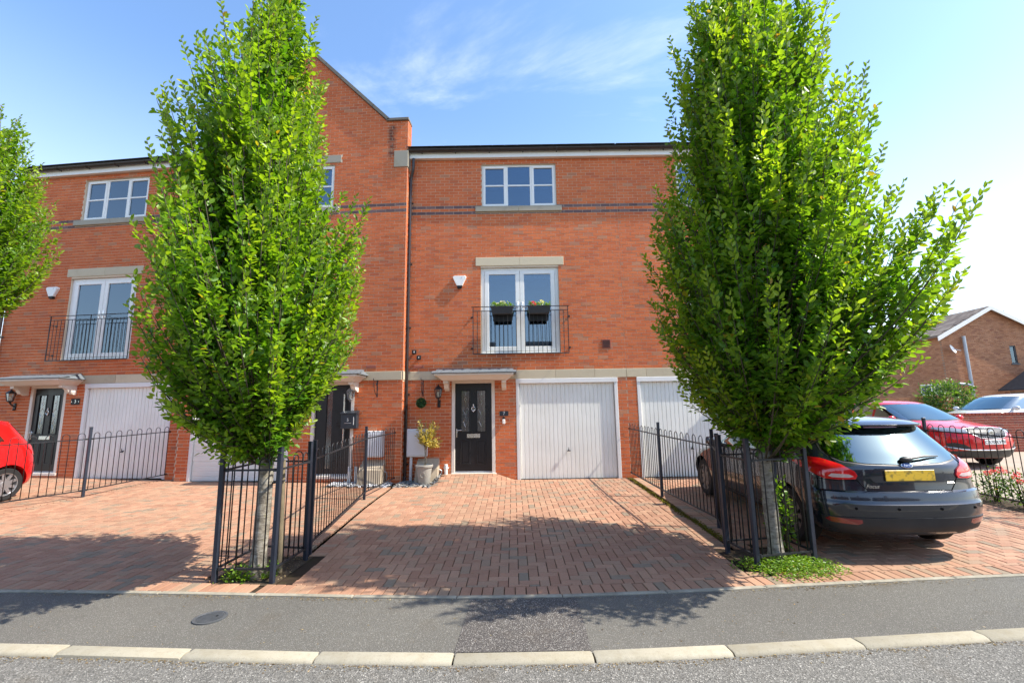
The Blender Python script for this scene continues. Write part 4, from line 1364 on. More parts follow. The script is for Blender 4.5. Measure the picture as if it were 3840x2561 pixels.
H7 = (-2.5, 10.5, 0.)
h7 = terrace_house(H7, 0, 'three storey brick house with flower boxes on its balcony and a black door', False, 5.13, 'a', upfill='blind', frfill='vertical', xo=.05)
MB().bbox(4.60, 4.80, -.02, .01, 3.10, 3.31, .004).build('air_brick', MT['terracotta_vent'], h7)
for k in range(6): MB().box(4.62, 4.78, -.024, -.018, 3.125+k*.03, 3.140+k*.03).build('vent_slot', MT['ink'], h7)
MB().bbox(.21, .44, -.012, .004, 2.70, 2.765, .004).build('air_brick', MT['terracotta_vent'], h7)
downpipe(h7, .075, .30, 7.30, -.075, swan=(.075, -.08))
h9 = terrace_house((2.63, 10.5, 0.), 0, 'three storey brick house behind the tree beside the navy hatchback', True, 5.13, 'b', n_parts=120, xo=.11, visible=lambda x, z: x < 1.2)
h5 = terrace_house((L5.x, L5.y, 0.), -PHI5, 'tall gabled brick house with stone coping and a black pull handle door', True, 5.2, 'c', gable=True, garage='horizontal', door='modern', xo=.02, visible=lambda x, z: x > 3.2)
MB().bbox(5.2-.85, 5.2-.62, -.012, .004, 2.70, 2.765, .004).build('air_brick', MT['terracotta_vent'], h5)
h3 = terrace_house((L3.x, L3.y, .08), -PHI3, 'three storey brick house behind the red hatchback', False, 5.13, 'd', dz=.08, upfill='curtain', frfill='curtain', xo=.16)
downpipe(h3, .03, .3, 7.4, -.075, swan=(.02, -.08))
def hp(h, x, y, z):
    """point of a house's own frame in the world"""
    return Matrix.Translation(h.location) @ Matrix.Rotation(h.rotation_euler.z, 4, 'Z') @ Vector((x, y, z))
balcony(h7.location, 0, 'steel balcony guard carrying two flower boxes', 1.61, 3.80, 2.975, 4.09)
balcony(h3.location, -PHI3, 'bare steel balcony guard on the house behind the red hatchback', 1.61, 3.80, 2.975, 4.09)
balcony(h5.location, -PHI5, 'steel balcony guard of the gabled house behind the slim tree', 5.2-3.80, 5.2-1.61, 2.975, 4.09)

# ------------------------------------------------------------------ leaves
def leaf_mesh(name, P, D, N, S, Wd, Y, mat, parent=None, fold=.18):
    """P base points, D directions, N normals, S lengths, Wd width ratios, Y youth; two folded quads each"""
    P, D, N = np.asarray(P, float), np.asarray(D, float), np.asarray(N, float)
    S, Wd, Y = np.asarray(S, float), np.asarray(Wd, float), np.asarray(Y, float)
    n = len(P)
    D /= np.linalg.norm(D, axis=1)[:, None]
    N -= D*np.sum(D*N, axis=1)[:, None]
    N /= np.linalg.norm(N, axis=1)[:, None]+1e-9
    Sd = np.cross(D, N)
    s = S[:, None]; w = (S*Wd)[:, None]
    tip = P+D*s-N*s*.10
    f = N*w*fold
    v = np.stack([P, tip, P+D*s*.30+Sd*w*.46+f, P+D*s*.68+Sd*w*.40+f*.7-N*s*.03, P+D*s*.30-Sd*w*.46+f, P+D*s*.68-Sd*w*.40+f*.7-N*s*.03], axis=1).reshape(-1, 3)
    base = (np.arange(n)*6)[:, None]
    q = np.stack([base+np.array([0, 1, 3, 2]), base+np.array([0, 4, 5, 1])], axis=1).reshape(-1, 4)
    me = bpy.data.meshes.new(name)
    me.vertices.add(len(v)); me.vertices.foreach_set('co', v.ravel())
    me.loops.add(q.size); me.loops.foreach_set('vertex_index', q.ravel().astype(np.int32))
    me.polygons.add(len(q)); me.polygons.foreach_set('loop_start', (np.arange(len(q))*4).astype(np.int32))
    me.polygons.foreach_set('loop_total', np.full(len(q), 4, np.int32))
    me.update(calc_edges=True)
    at = me.attributes.new('young', 'FLOAT', 'POINT')
    at.data.foreach_set('value', np.repeat(Y, 6).astype(np.float32))
    me.validate()
    return link_mesh(name, me, mat, parent)

def unit(v): return v/(np.linalg.norm(v)+1e-9)

def hornbeam(name, loc, label, prof, fork, seed, n_br, trunk_r=.075, group='street trees in guards', lsize=.072, tip_long=()):
    """prof rows: z, left radius, right radius"""
    rg = np.random.default_rng(seed)
    root = empty(name, loc, 0, label, 'tree', group)
    pz = np.array([p[0] for p in prof]); pl = np.array([p[1] for p in prof]); pr = np.array([p[2] for p in prof])
    zt, zb = pz[-1], pz[0]
    cxf = lambda z: (np.interp(z, pz, pr)-np.interp(z, pz, pl))/2
    rxf = lambda z: (np.interp(z, pz, pr)+np.interp(z, pz, pl))/2
    E_ok = lambda a_: math.sin(a_) > -.2
    # trunk
    tr = MB(); pts = []; rr = []
    for i in range(9):
        t_ = i/8; z = -.03+(fork+.05)*t_
        pts.append((.012*math.sin(z*3+seed), .010*math.cos(z*2.3+seed), z)); rr.append(trunk_r*(1+.55*max(0, 1-t_*6)**2)*(1-.10*t_)+.004*math.sin(i*2.1))
    tr.tube(pts, rr, 14)
    tr.build('trunk', MT['bark'], root, smooth='all')
    # limbs
    limbs = []
    bm_ = MB()
    nl = 7
    for i in range(nl):
        a = 2*PI*i/nl+rg.uniform(-.3, .3)
        ztop = zt-.35 if i == 0 else rg.uniform(zb+.55*(zt-zb), zt-.5)
        rad = .0 if i == 0 else rg.uniform(.3, .5)
        path = []
        for k in range(13):
            t_ = k/12; z = fork-.12+(ztop-fork+.12)*t_
            rr_ = rad*rxf(z)*min(1, (t_*1.8)**.8)*(1-.35*t_)
            c = cxf(z)*min(1, t_*1.5)
            path.append(np.array([c+rr_*math.cos(a)+.02*math.sin(5*t_+i), rr_*math.sin(a)*.9, z]))
        limbs.append(path)
        bm_.tube(path, [max(.006, trunk_r*.55*(1-.86*k/12)) for k in range(13)], 7)
    P, D, N, S, Wd, Y = [], [], [], [], [], []
    zz = np.linspace(zb, zt, 200); wgt = np.interp(zz, pz, pl+pr)+.15; wgt /= wgt.sum()
    for b in range(n_br):
        z = rg.choice(zz, p=wgt)+rg.uniform(-.03, .03)
        a = rg.uniform(0, 2*PI); rho = math.sqrt(rg.uniform(.10, 1.0))*rg.uniform(.93, 1.03)
        rx, c = rxf(z), cxf(z)
        rx *= 1+.09*math.sin(3*a+2.3*z+seed)+.07*math.sin(5*a-3.9*z+2*seed)
        if rg.uniform() < .04 and E_ok(a): rho *= 1.08
        E_ = np.array([c+rho*rx*math.cos(a), rho*rx*math.sin(a)*1.28-.06, z])
        hd = math.hypot(E_[0]-c, E_[1])
        zs = max(fork+.0+rg.uniform(0, .25), z-(.45+.75*hd+rg.uniform(0, .35)))
        lm = limbs[rg.integers(0, nl)]
        best = min(limbs, key=lambda L_: min(np.hypot(q[0]-E_[0]*.4, q[1]-E_[1]*.4)+2*abs(q[2]-zs) for q in L_))
        S_ = min(best, key=lambda q: abs(q[2]-zs))
        mid = (S_+E_)/2+np.array([E_[0]-S_[0], E_[1]-S_[1], 0])*.22-np.array([0, 0, .10])
        path = [((1-t_)**2)*S_+2*t_*(1-t_)*mid+t_*t_*E_ for t_ in np.linspace(0, 1, 9)]
        bm_.tube([tuple(q) for q in path], [.011-.0085*k/8 for k in range(9)], 4)
        seg = np.array(path); dl = np.linalg.norm(np.diff(seg, axis=0), axis=1); cum = np.concatenate([[0], np.cumsum(dl)]); Lp = cum[-1]
        bear = min(Lp*.9, rg.uniform(.85, 1.3)); s = Lp-bear; side = 1
        ytree = rg.uniform(0, 1)**2
        hz = (z-zb)/(zt-zb)
        while s < Lp+.001:
            f_ = (s-(Lp-bear))/bear
            q = np.array([np.interp(s, cum, seg[:, k]) for k in range(3)])
            q2 = np.array([np.interp(min(Lp, s+.03), cum, seg[:, k]) for k in range(3)])
            q1 = np.array([np.interp(max(0, s-.03), cum, seg[:, k]) for k in range(3)])
            tg = unit(q2-q1)
            lat = unit(np.cross(tg, rg.normal(size=3)))
            tl = rg.uniform(.09, .20)*(1.1-.75*f_)+.02
            td = unit(tg*.75+lat*.85+np.array([0, 0, .22]))
            nlv = max(2, int(tl/.027))
            pn = unit(np.cross(td, rg.normal(size=3))*.5+np.array([0, 0, 1.]))
            sv = np.cross(td, pn)
            for k in range(nlv):
                fr_ = (k+.6)/nlv
                sg = side if k % 2 else -side
                base = q+td*tl*fr_
                if k == nlv-1: ld = td+rg.normal(size=3)*.15
                else: ld = td*.62+sv*sg*.85+rg.normal(size=3)*.2
                ld[2] -= .06
                P.append(base); D.append(ld); N.append(pn+rg.normal(size=3)*.32)
                S.append(lsize*rg.uniform(.55, 1.25)*(1-.18*(f_ > .85))); Wd.append(rg.uniform(.52, .68))
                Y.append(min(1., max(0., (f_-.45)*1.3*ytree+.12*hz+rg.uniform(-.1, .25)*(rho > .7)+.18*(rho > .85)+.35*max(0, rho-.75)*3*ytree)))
            side = -side
            s += rg.uniform(.036, .056)
        # the tip itself
        tg = unit(seg[-1]-seg[-2])
        long = rg.uniform() < .55 and rho > .6
        for k in range(7 if long else 3):
            lat = unit(np.cross(tg, np.array([0, 1., 0.])+rg.normal(size=3)*.3))
            base = seg[-1]+tg*.034*k
            P.append(base); D.append(tg*.8+lat*(.6 if k % 2 else -.6)+rg.normal(size=3)*.1); N.append(unit(np.cross(tg, lat))+rg.normal(size=3)*.2)
            S.append(lsize*(1.1-.06*k)); Wd.append(.5); Y.append(min(1, .55+.4*ytree))
        if long: bm_.tube([tuple(seg[-1]), tuple(seg[-1]+tg*.22)], .0022, 4)
    # long whips standing clear of the crown
    for (ex, ey, ez, sx, sy, sz) in tip_long:
        a_, b_ = np.array([sx, sy, sz], float), np.array([ex, ey, ez], float)
        md = (a_+b_)/2+np.array([0, 0, -.08])
        pth = [((1-t_)**2)*a_+2*t_*(1-t_)*md+t_*t_*b_ for t_ in np.linspace(0, 1, 8)]
        bm_.tube([tuple(q) for q in pth], [.006-.0045*k/7 for k in range(8)], 4)
        n_ = int(np.linalg.norm(b_-a_)/.032)
        for k in range(n_):
            t_ = (k+.5)/n_; q = ((1-t_)**2)*a_+2*t_*(1-t_)*md+t_*t_*b_; tg = unit(b_-a_)
            for rep in range(1 if t_ > .6 else 2):
                lat = unit(np.cross(tg, rg.normal(size=3)))
                P.append(q); D.append(tg*.75+lat*.7); N.append(np.array([0, -.3, 1.])+rg.normal(size=3)*.3); S.append(lsize*rg.uniform(.9, 1.3)); Wd.append(.5); Y.append(rg.uniform(.4, .95))
    bm_.build('branches', MT['branch'], root, smooth='all', fix=False)
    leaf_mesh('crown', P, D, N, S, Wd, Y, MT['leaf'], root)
    return root, len(P)

k1, k2 = 1/1.27, 1/1.03
TLP = [(1.22, .34, .26), (1.42, .90, .46), (1.7, 1.18, .58), (2.0, 1.32, .74), (2.3, 1.54, .96), (2.6, 1.70, 1.02), (3.0, 1.78, 1.02), (3.5, 1.68, 1.0), (3.9, 1.52, .90), (4.3, 1.42, .66), (4.7, 1.56, .52), (5.1, 1.66, .46), (5.6, 1.40, .42), (6.1, .92, .36), (6.6, .52, .26), (7.0, .28, .12), (7.3, .10, .02)]
TRP = [(1.22, .26, .45), (1.46, .50, .95), (1.85, .80, 1.6), (2.15, 1.0, 1.98), (2.6, 1.12, 2.24), (3.0, 1.18, 2.22), (3.4, 1.16, 2.22), (3.9, 1.0, 2.06), (4.4, .98, 1.86), (4.7, .96, 1.66), (5.0, .94, 1.46), (5.3, .92, 1.36), (5.9, .76, 1.26), (6.5, .58, 1.02), (7.0, .40, .62), (7.4, .1, .25)]
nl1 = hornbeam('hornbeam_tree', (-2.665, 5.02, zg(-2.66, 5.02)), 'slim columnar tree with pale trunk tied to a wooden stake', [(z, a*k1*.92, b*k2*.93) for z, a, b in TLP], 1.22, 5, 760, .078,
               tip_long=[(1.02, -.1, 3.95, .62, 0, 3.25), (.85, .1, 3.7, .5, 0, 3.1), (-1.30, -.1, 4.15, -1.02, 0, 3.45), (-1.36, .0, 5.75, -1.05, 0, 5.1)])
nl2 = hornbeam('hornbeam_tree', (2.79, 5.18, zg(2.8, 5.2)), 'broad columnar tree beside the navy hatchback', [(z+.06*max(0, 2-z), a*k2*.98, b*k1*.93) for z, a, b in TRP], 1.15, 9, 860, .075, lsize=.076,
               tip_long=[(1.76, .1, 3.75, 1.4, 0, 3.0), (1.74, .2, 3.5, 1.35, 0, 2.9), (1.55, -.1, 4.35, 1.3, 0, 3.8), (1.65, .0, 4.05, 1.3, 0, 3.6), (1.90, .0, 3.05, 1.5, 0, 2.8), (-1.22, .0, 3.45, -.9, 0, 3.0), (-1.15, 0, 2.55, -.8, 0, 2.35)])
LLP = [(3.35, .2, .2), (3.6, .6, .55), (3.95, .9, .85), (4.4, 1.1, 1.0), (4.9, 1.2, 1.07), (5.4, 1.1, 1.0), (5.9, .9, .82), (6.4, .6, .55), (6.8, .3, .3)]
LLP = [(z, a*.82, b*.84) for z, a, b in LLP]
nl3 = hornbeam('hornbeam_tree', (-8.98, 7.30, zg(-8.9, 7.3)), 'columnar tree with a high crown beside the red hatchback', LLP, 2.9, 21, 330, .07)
st = empty('tree_stake', (-2.50, 5.12, zg(-2.5, 5.1)), 0, 'weathered wooden stake tied to the pale tree trunk', 'stake')
MB().tube([(0, 0, -.02), (-.012, .0, .5), (-.03, 0, 1.15)], [.034, .033, .030], 10).build('post', MT['stake'], st, smooth=True)
MB().tube([(.015+.03*math.cos(a)-.045, .03*math.sin(a), .93) for a in ()] or [(-.02, -.03, .93), (-.08, -.06, .92), (-.16, -.10, .92), (-.17, -.16, .92), (-.08, -.09, .93), (.02, -.02, .94)], .009, 5).build('tie', MT['black_pvc'], st)

# ------------------------------------------------------------------ low plants
def carpet(name, label, cat, pts_fn, n, mat, size=(.012, .028), h=.05, seed=3, kind='stuff'):
    rg = np.random.default_rng(seed)
    P, D, N, S, Wd, Y = [], [], [], [], [], []
    for i in range(n):
        x, y, hh = pts_fn(rg)
        z = zg(x, y)+rg.uniform(0, 1)**1.5*hh
        a = rg.uniform(0, 2*PI)
        P.append((x, y, z)); D.append((math.cos(a), math.sin(a), rg.uniform(-.1, .9))); N.append((rg.normal()*.4, rg.normal()*.4, 1))
        S.append(rg.uniform(*size)); Wd.append(rg.uniform(.5, .8)); Y.append(rg.uniform(0, 1))
    o = leaf_mesh(name, P, D, N, S, Wd, Y, mat)
    return tag(o, label, cat, kind=kind)
def weeds_r(rg):
    while True:
        x = rg.normal(2.84, .33); y = rg.normal(5.02, .22)
        d = ((x-2.82)/.54)**2+((y-5.0)/.34)**2
        if d < 1.25 and y > edge_y(x)+.02 and rg.uniform() < 1.3-d: return x, y, .11*max(.2, 1-d*.7)
carpet('weeds', 'bright green weeds spreading round the tree guard by the navy hatchback', 'weeds', weeds_r, 3300, MT['weed'], (.014, .034))
def weeds_l(rg):
    k = rg.integers(0, 3)
    c = [(-2.86, 4.90), (-2.72, 4.93), (-2.55, 5.0)][k]
    return rg.normal(c[0], .05), max(4.80, rg.normal(c[1], .05)), .13
carpet('weeds', 'small tuft of weeds at the foot of the staked tree', 'weeds', weeds_l, 420, MT['weed'], (.018, .045), seed=8)
def shoots(rg):
    z = rg.uniform(0, 1); return rg.normal(3.0-.1*z, .05), rg.normal(5.30, .07), .95
def moss_r(rg):
    y = rg.uniform(5.9, 10.45); return (2.545+.03*(y < 7)+rg.normal(0, .028), y, .016)
carpet('moss', 'olive moss along the foot of the fence beside the navy hatchback', 'moss', moss_r, 2600, MT['moss'], (.012, .03), seed=4)
def gutter_bits(rg):
    x = rg.uniform(-5, 5); cl = .5+.5*math.sin(x*2.3+1)*math.sin(x*5.1); return (x, kerb_y(x)-.128-abs(rg.normal(0, .022+.03*cl)), -.016) if rg.uniform() < .35+.65*cl else (x, kerb_y(x)-.128-abs(rg.normal(0, .01)), -.016)
def debris(name, label, fn, n, seed, z0):
    rg = np.random.default_rng(seed); P = []; D = []
    for i in range(n):
        x, y, z = fn(rg); P.append((x, y, z+z0)); a = rg.uniform(0, 2*PI); D.append((math.cos(a), math.sin(a), rg.uniform(-.05, .25)))
    o = leaf_mesh(name, P, D, np.tile([0., 0, 1], (n, 1))+rg.normal(size=(n, 3))*.3, rg.uniform(.006, .022, n), rg.uniform(.25, .6, n), rg.uniform(0, 1, n), MT['litter'])
    return tag(o, label, 'litter', kind='stuff')
MT['litter'] = leaf_mat('dry_litter', (.10, .06, .03), (.20, .13, .06), (.30, .24, .12), .1)
debris('gutter_litter', 'dry brown leaf litter along the foot of the kerb', gutter_bits, 1500, 61, -.006)
def edge_bits(rg):
    c = [(-3.9, .5), (-2.7, .5), (-1.6, .4), (2.9, .55), (3.4, .5), (.6, 1.6)][rg.integers(0, 6)]
    x = rg.normal(c[0], c[1]); return (x, edge_y(x)-.012-abs(rg.normal(0, .035)), -.003)
debris('edging_litter', 'rusty brown litter on the footway along the edging', edge_bits, 1100, 64, 0.)
debris('footway_litter', 'sparse dry specks on the asphalt footway', lambda rg: (lambda x: (x, rg.uniform(kerb_y(x)+.03, edge_y(x)-.05), -.003))(rg.uniform(-4.5, 4.5)), 260, 65, 0.)
debris('drive_litter', 'scattered dry bits on the block paving', lambda rg: (lambda x, y: (x, y, zg(x, y)+.002))(rg.uniform(-7, 7), rg.uniform(4.7, 10)), 420, 62, 0.)
def pit_bits(rg):
    x = rg.uniform(-2.95, -2.36); y = rg.uniform(4.85, 5.6); return (x, y, zg(x, y)+.012)
debris('pit_litter', 'dry leaf litter in the pit of the staked tree', pit_bits, 500, 63, 0.)
def moss_j(rg):
    y = rg.uniform(8.8, 10.4); return (rg.uniform(-2.4, -2.0), y, .004)

def shrub(name, loc, label, cat, rx, ry, rz, n, mat, size, seed, group=None, stems=9, up=.35, shell=.45, flower=None, young=.4):
    rg = np.random.default_rng(seed)
    root = empty(name, loc, 0, label, cat, group)
    sb = MB()
    P, D, N, S, Wd, Y = [], [], [], [], [], []
    tips = []
    for i in range(stems):
        a = rg.uniform(0, 2*PI); q = rg.uniform(.4, .95)
        e_ = (q*rx*math.cos(a), q*ry*math.sin(a), rz*(2-.35*q*q)*rg.uniform(.75, 1.))
        tips.append(e_)
        sb.tube([(rg.normal()*.02, rg.normal()*.02, -.03), (e_[0]*.45, e_[1]*.45, e_[2]*.5), e_], [.008, .006, .003], 5)
    sb.build('stems', MT['stem'], root, smooth='all', fix=False)
    for i in range(n):
        v = unit(rg.normal(size=3)); r_ = rg.uniform(shell, 1)**.5
        lump = 1+.14*math.sin(v[0]*6+seed)+.12*math.cos(v[1]*7+v[2]*5)
        p = np.array([v[0]*rx, v[1]*ry, v[2]*rz])*r_*lump+np.array([0, 0, rz])
        if p[2] < .0: p[2] = rg.uniform(0, .1)
        P.append(p); D.append(v+rg.normal(size=3)*.6+np.array([0, 0, up])); N.append(v*.4+rg.normal(size=3)*.5+np.array([0, 0, .7]))
        S.append(rg.uniform(*size)); Wd.append(rg.uniform(.4, .6)); Y.append(rg.uniform(0, 1)*young*2*(r_ > .8))
    leaf_mesh('foliage', P, D, N, S, Wd, Y, mat, root)
    if flower:
        for e_ in tips[:flower]:
            Pf, Df, Nf, Sf, Wf, Yf = [], [], [], [], [], []
            c = np.array(e_)*np.array([1, 1, 1.05])+np.array([0, 0, .05])
            for k in range(60):
                v = unit(rg.normal(size=3)); Pf.append(c+v*np.array([.045, .045, .03])*rg.uniform(.3, 1)); Df.append(v+np.array([0, 0, .5])); Nf.append(rg.normal(size=3)); Sf.append(rg.uniform(.012, .024)); Wf.append(.8); Yf.append(rg.uniform(0, 1))
            leaf_mesh('flower_head', Pf, Df, Nf, Sf, Wf, Yf, MT['pink'], root)
    return root
shrub('sucker_shoots', (2.98, 5.36, zg(3, 5.3)), 'leafy shoots growing behind the broad tree trunk inside its guard', 'shoots', .16, .10, .42, 420, MT['weed'], (.03, .065), 12, stems=6, shell=.1)
for k, (x, y, s_, fl) in enumerate([(7.72, 8.2, .20, 3), (7.80, 7.7, .24, 4), (7.75, 7.2, .26, 5), (7.86, 6.75, .24, 4), (7.95, 8.6, .22, 3), (7.80, 6.3, .22, 3)]):
    shrub('valerian_plant', (x, y, zg(x, y)+.01), 'clump of pink flowering valerian against the far hooped fence', 'plant', s_, s_, s_*1.05, 520, MT['leaf2'], (.025, .06), 30+k, 'valerian plants along the far fence', stems=9, flower=fl, shell=.1)

# ------------------------------------------------------------------ cars
class CarShape:
    """contour-stacked shell: rear at y=0, nose at y=L, x across, z up"""
    def __init__(s, L, rows, rear_n=2.7, front_n=2.4):
        # rows: z, rear y, front y (measured back from L), half width, rear cap depth, front cap depth
        s.L = L
        s.z = np.array([r[0] for r in rows]); s.yr = np.array([r[1] for r in rows]); s.yf = np.array([L-r[2] for r in rows])
        s.w = np.array([r[3] for r in rows]); s.dr = np.array([r[4] for r in rows]); s.df = np.array([r[5] for r in rows])
        s.rn, s.fn = rear_n, front_n
    def at(s, z):
        f = lambda a: float(np.interp(z, s.z, a))
        return f(s.yr), f(s.yf), f(s.w), f(s.dr), f(s.df)
    def outline(s, z, na=11, nb=15):
        yr, yf, w, dr, df = s.at(z)
        yr2, yf2 = yr+dr, yf-df
        if yf2 < yr2+.02:
            m = (yr2+yf2)/2; yr2, yf2 = m-.01, m+.01; dr, df = yr2-yr, yf-yf2
        pts = []
        for k in range(na):
            a = PI/2*k/(na-1); e = 2/s.rn
            pts.append((w*math.sin(a)**e, yr2-dr*math.cos(a)**e if k < na-1 else yr2))
        for k in range(1, nb): pts.append((w, yr2+(yf2-yr2)*k/nb))
        for k in range(na):
            a = PI/2*(1-k/(na-1)); e = 2/s.fn
            pts.append((w*math.sin(a)**e if k < na-1 else 0., yf2+(df*math.cos(a)**e if k > 0 else 0)))
        return pts
    def rear(s, x, z):
        yr, yf, w, dr, df = s.at(z); t_ = min(.9999, abs(x)/w)
        return (x, yr+dr*(1-(1-t_**s.rn)**(1/s.rn)), z)
    def front(s, x, z):
        yr, yf, w, dr, df = s.at(z); t_ = min(.9999, abs(x)/w)
        return (x, yf-df*(1-(1-t_**s.fn)**(1/s.fn)), z)
    def side(s, sg):
        def f(y, z):
            yr, yf, w, dr, df = s.at(z)
            x = w
            if y < yr+dr: t_ = min(1, (yr+dr-y)/dr); x = w*max(0., 1-t_**s.rn)**(1/s.rn)
            elif y > yf-df: t_ = min(1, (y-yf+df)/df); x = w*max(0., 1-t_**s.fn)**(1/s.fn)
            return (sg*x, y, z)
        return f
    def body(s, name, zs, mat, parent, wheels, wr, ww=.26):
        vs, fs = [], []
        k = None
        for z in zs:
            h = s.outline(z); full = h+[(-x, y) for x, y in h[-2:0:-1]]
            k = len(full); vs += [(x, y, z) for x, y in full]
        for i in range(len(zs)-1):
            for j in range(k): fs.append((i*k+j, i*k+(j+1) % k, (i+1)*k+(j+1) % k, (i+1)*k+j))
        fs += [tuple(range(k-1, -1, -1)), tuple(range((len(zs)-1)*k, len(zs)*k))]
        me = MB().add(vs, fs).mesh(name)
        o = link_mesh(name, me, mat, None)
        # cut the wheel arches
        tmp = []
        for wx, wy in wheels:
            c = MB().cyl((wx-.02 if wx > 0 else wx+.02, wy, wr), ((wx+.3) if wx > 0 else (wx-.3), wy, wr), wr*1.12, n=40)
            cm = c.mesh('cut'); co = bpy.data.objects.new('cut', cm); col.objects.link(co); tmp.append(co)
            co.location = (-.24 if wx > 0 else .24, 0, .02)
            md = o.modifiers.new('b', 'BOOLEAN'); md.operation = 'DIFFERENCE'; md.object = co; md.solver = 'EXACT'
        dg = bpy.context.evaluated_depsgraph_get(); dg.update()
        me2 = bpy.data.meshes.new_from_object(o.evaluated_get(dg))
        bpy.data.objects.remove(o)
        for t_ in tmp: bpy.data.objects.remove(t_)
        me2.name = name; me2.materials.clear(); me2.materials.append(mat)
        shade_smooth(me2, 38)
        o = bpy.data.objects.new(name, me2); col.objects.link(o); o.parent = parent
        return o

def surf_patch(name, poly, mapf, mat, parent, off=.004, res=.04, skirt=.012):
    """polygon in a surface's own two coordinates laid on that surface with a turned-in rim"""
    dense = []
    for i in range(len(poly)):
        p, q = Vector(poly[i-1]), Vector(poly[i]); n = max(1, int((q-p).length/res))
        dense += [p+(q-p)*(k/n) for k in range(n)]
    nb = len(dense)
    us = [p.x for p in dense]; vv = [p.y for p in dense]
    pin = inpoly([(p.x, p.y) for p in dense])
    pts = list(dense)
    u = min(us)+res/2
    while u < max(us):
        v = min(vv)+res/2
        while v < max(vv):
            if pin(u, v) and min((Vector((u, v))-d).length for d in dense) > res*.45: pts.append(Vector((u, v)))
            v += res
        u += res
    r_ = delaunay_2d_cdt(pts, [(i, (i+1) % nb) for i in range(nb)], [], 1, 1e-5)
    v2, tri = r_[0], r_[2]
    P3 = []
    for p in v2:
        c = Vector(mapf(p.x, p.y)); e = .01
        a = Vector(mapf(p.x+e, p.y))-Vector(mapf(p.x-e, p.y)); b = Vector(mapf(p.x, p.y+e))-Vector(mapf(p.x, p.y-e))
        n = a.cross(b)
        n = n.normalized() if n.length > 1e-9 else Vector((0, -1, 0))
        P3.append((c, n))
    # make the normals point away from the car's middle
    def outw(c, n):
        m = Vector((0, mapf_mid, .7))
        return n if n.dot(c-m) > 0 else -n
    mapf_mid = parent_len.get(parent.name, 2.2)
    P3 = [(c, outw(c, n)) for c, n in P3]
    vs = [(c+n*off)[:] for c, n in P3]
    fs = [tuple(t_) for t_ in tri]
    m = MB().add(vs, fs)
    # rim
    from collections import Counter
    ec = Counter()
    for t_ in tri:
        for i in range(len(t_)): ec[tuple(sorted((t_[i], t_[(i+1) % len(t_)])))] += 1
    n0 = len(m.v)
    idx = {}
    for e_, c_ in ec.items():
        if c_ == 1:
            for i in e_:
                if i not in idx: idx[i] = len(m.v); m.v.append((P3[i][0]-P3[i][1]*skirt)[:])
            m.f.append((e_[0], e_[1], idx[e_[1]], idx[e_[0]]))
    o = m.build(name, mat, parent, smooth=True)
    return o
parent_len = {}
def ribbon(name, pts, mapf, mat, parent, w=.006, off=.002, closed=False, res=.03):
    dn = []
    P = list(pts)+([pts[0]] if closed else [])
    for i in range(len(P)-1):
        p, q = Vector(P[i]), Vector(P[i+1]); n = max(1, int((q-p).length/res))
        dn += [p+(q-p)*(k/n) for k in range(n)]
    dn.append(Vector(P[-1]))
    return MB().tube([mapf(p.x, p.y) for p in dn], w, 5).build(name, mat, parent)
def mirror_poly(p): return [(-x, z) for x, z in p]

def wheel(parent, x, y, r, spokes, mat, tw=.20, rim=.68):
    sg = 1 if x > 0 else -1
    w = empty('wheel', (x, y, r)); w.parent = parent
    ax = lambda d: (sg*d, 0, 0)
    prof = [(r*rim, -.0), (r*.93, -.004), (r*.985, .02), (r, .045), (r, tw-.045), (r*.985, tw-.02), (r*.93, tw), (r*rim, tw)]
    MB().lathe([(q, sg*(-h)) for q, h in prof], 40, (0, 0, 0), 'x', caps=False).build('tyre', MT['rubber'], w, smooth=True)
    rm = MB().lathe([(q, sg*(-h)) for q, h in [(r*rim+.004, .0), (r*rim-.012, .004), (r*rim-.02, .05), (r*.55, .12), (.02, .12)]], 40, (0, 0, 0), 'x', caps=False)
    R0 = r*rim-.006
    for k in range(spokes):
        a = 2*PI*k/spokes
        ca, sa = math.cos(a), math.sin(a)
        wd0, wd1 = .034, .024
        vs = []
        for rad, wd, dep in ((.03, wd0, .016), (R0, wd1, .012)):
            for s1 in (-1, 1):
                for d_ in (dep, dep+.03): vs.append((-sg*d_, ca*rad-sa*wd*s1, sa*rad+ca*wd*s1))
        rm.add(vs, [(0, 2, 6, 4), (1, 5, 7, 3), (0, 4, 5, 1), (2, 3, 7, 6)])
    rm.lathe([(.062, -sg*.035), (.06, -sg*.010), (.001, -sg*.008)], 20, (0, 0, 0), 'x', caps=False)
    rm.build('rim', mat, w, smooth=True)
    MB().cyl((-sg*.10, 0, 0), (-sg*.13, 0, 0), r*rim*.92, n=24).build('brake_disc', MT['black_trim'], w)
    return w

def build_car(name, loc, rz, label, cat, shape, zs, mats, wheels, wr, spokes, parts_fn, L, rimmat):
    root = empty(name, loc, rz, label, cat)
    parent_len[root.name] = L*.52
    body = shape.body('body', zs, mats['paint'], root, wheels, wr)
    for wx, wy in wheels: wheel(root, wx, wy, wr, spokes, rimmat)
    zb = zs[0]
    w_ = float(shape.w[0])
    MB().box(-w_+.1, w_-.1, .45, L-.45, zb-.03, zb+.12).build('underside', MT['black_trim'], root)
    for wy in sorted({q[1] for q in wheels}): MB().cyl((-w_+.1, wy, wr), (w_-.1, wy, wr), .045, n=8).build('axle', MT['black_trim'], root)
    parts_fn(root, shape)
    return root

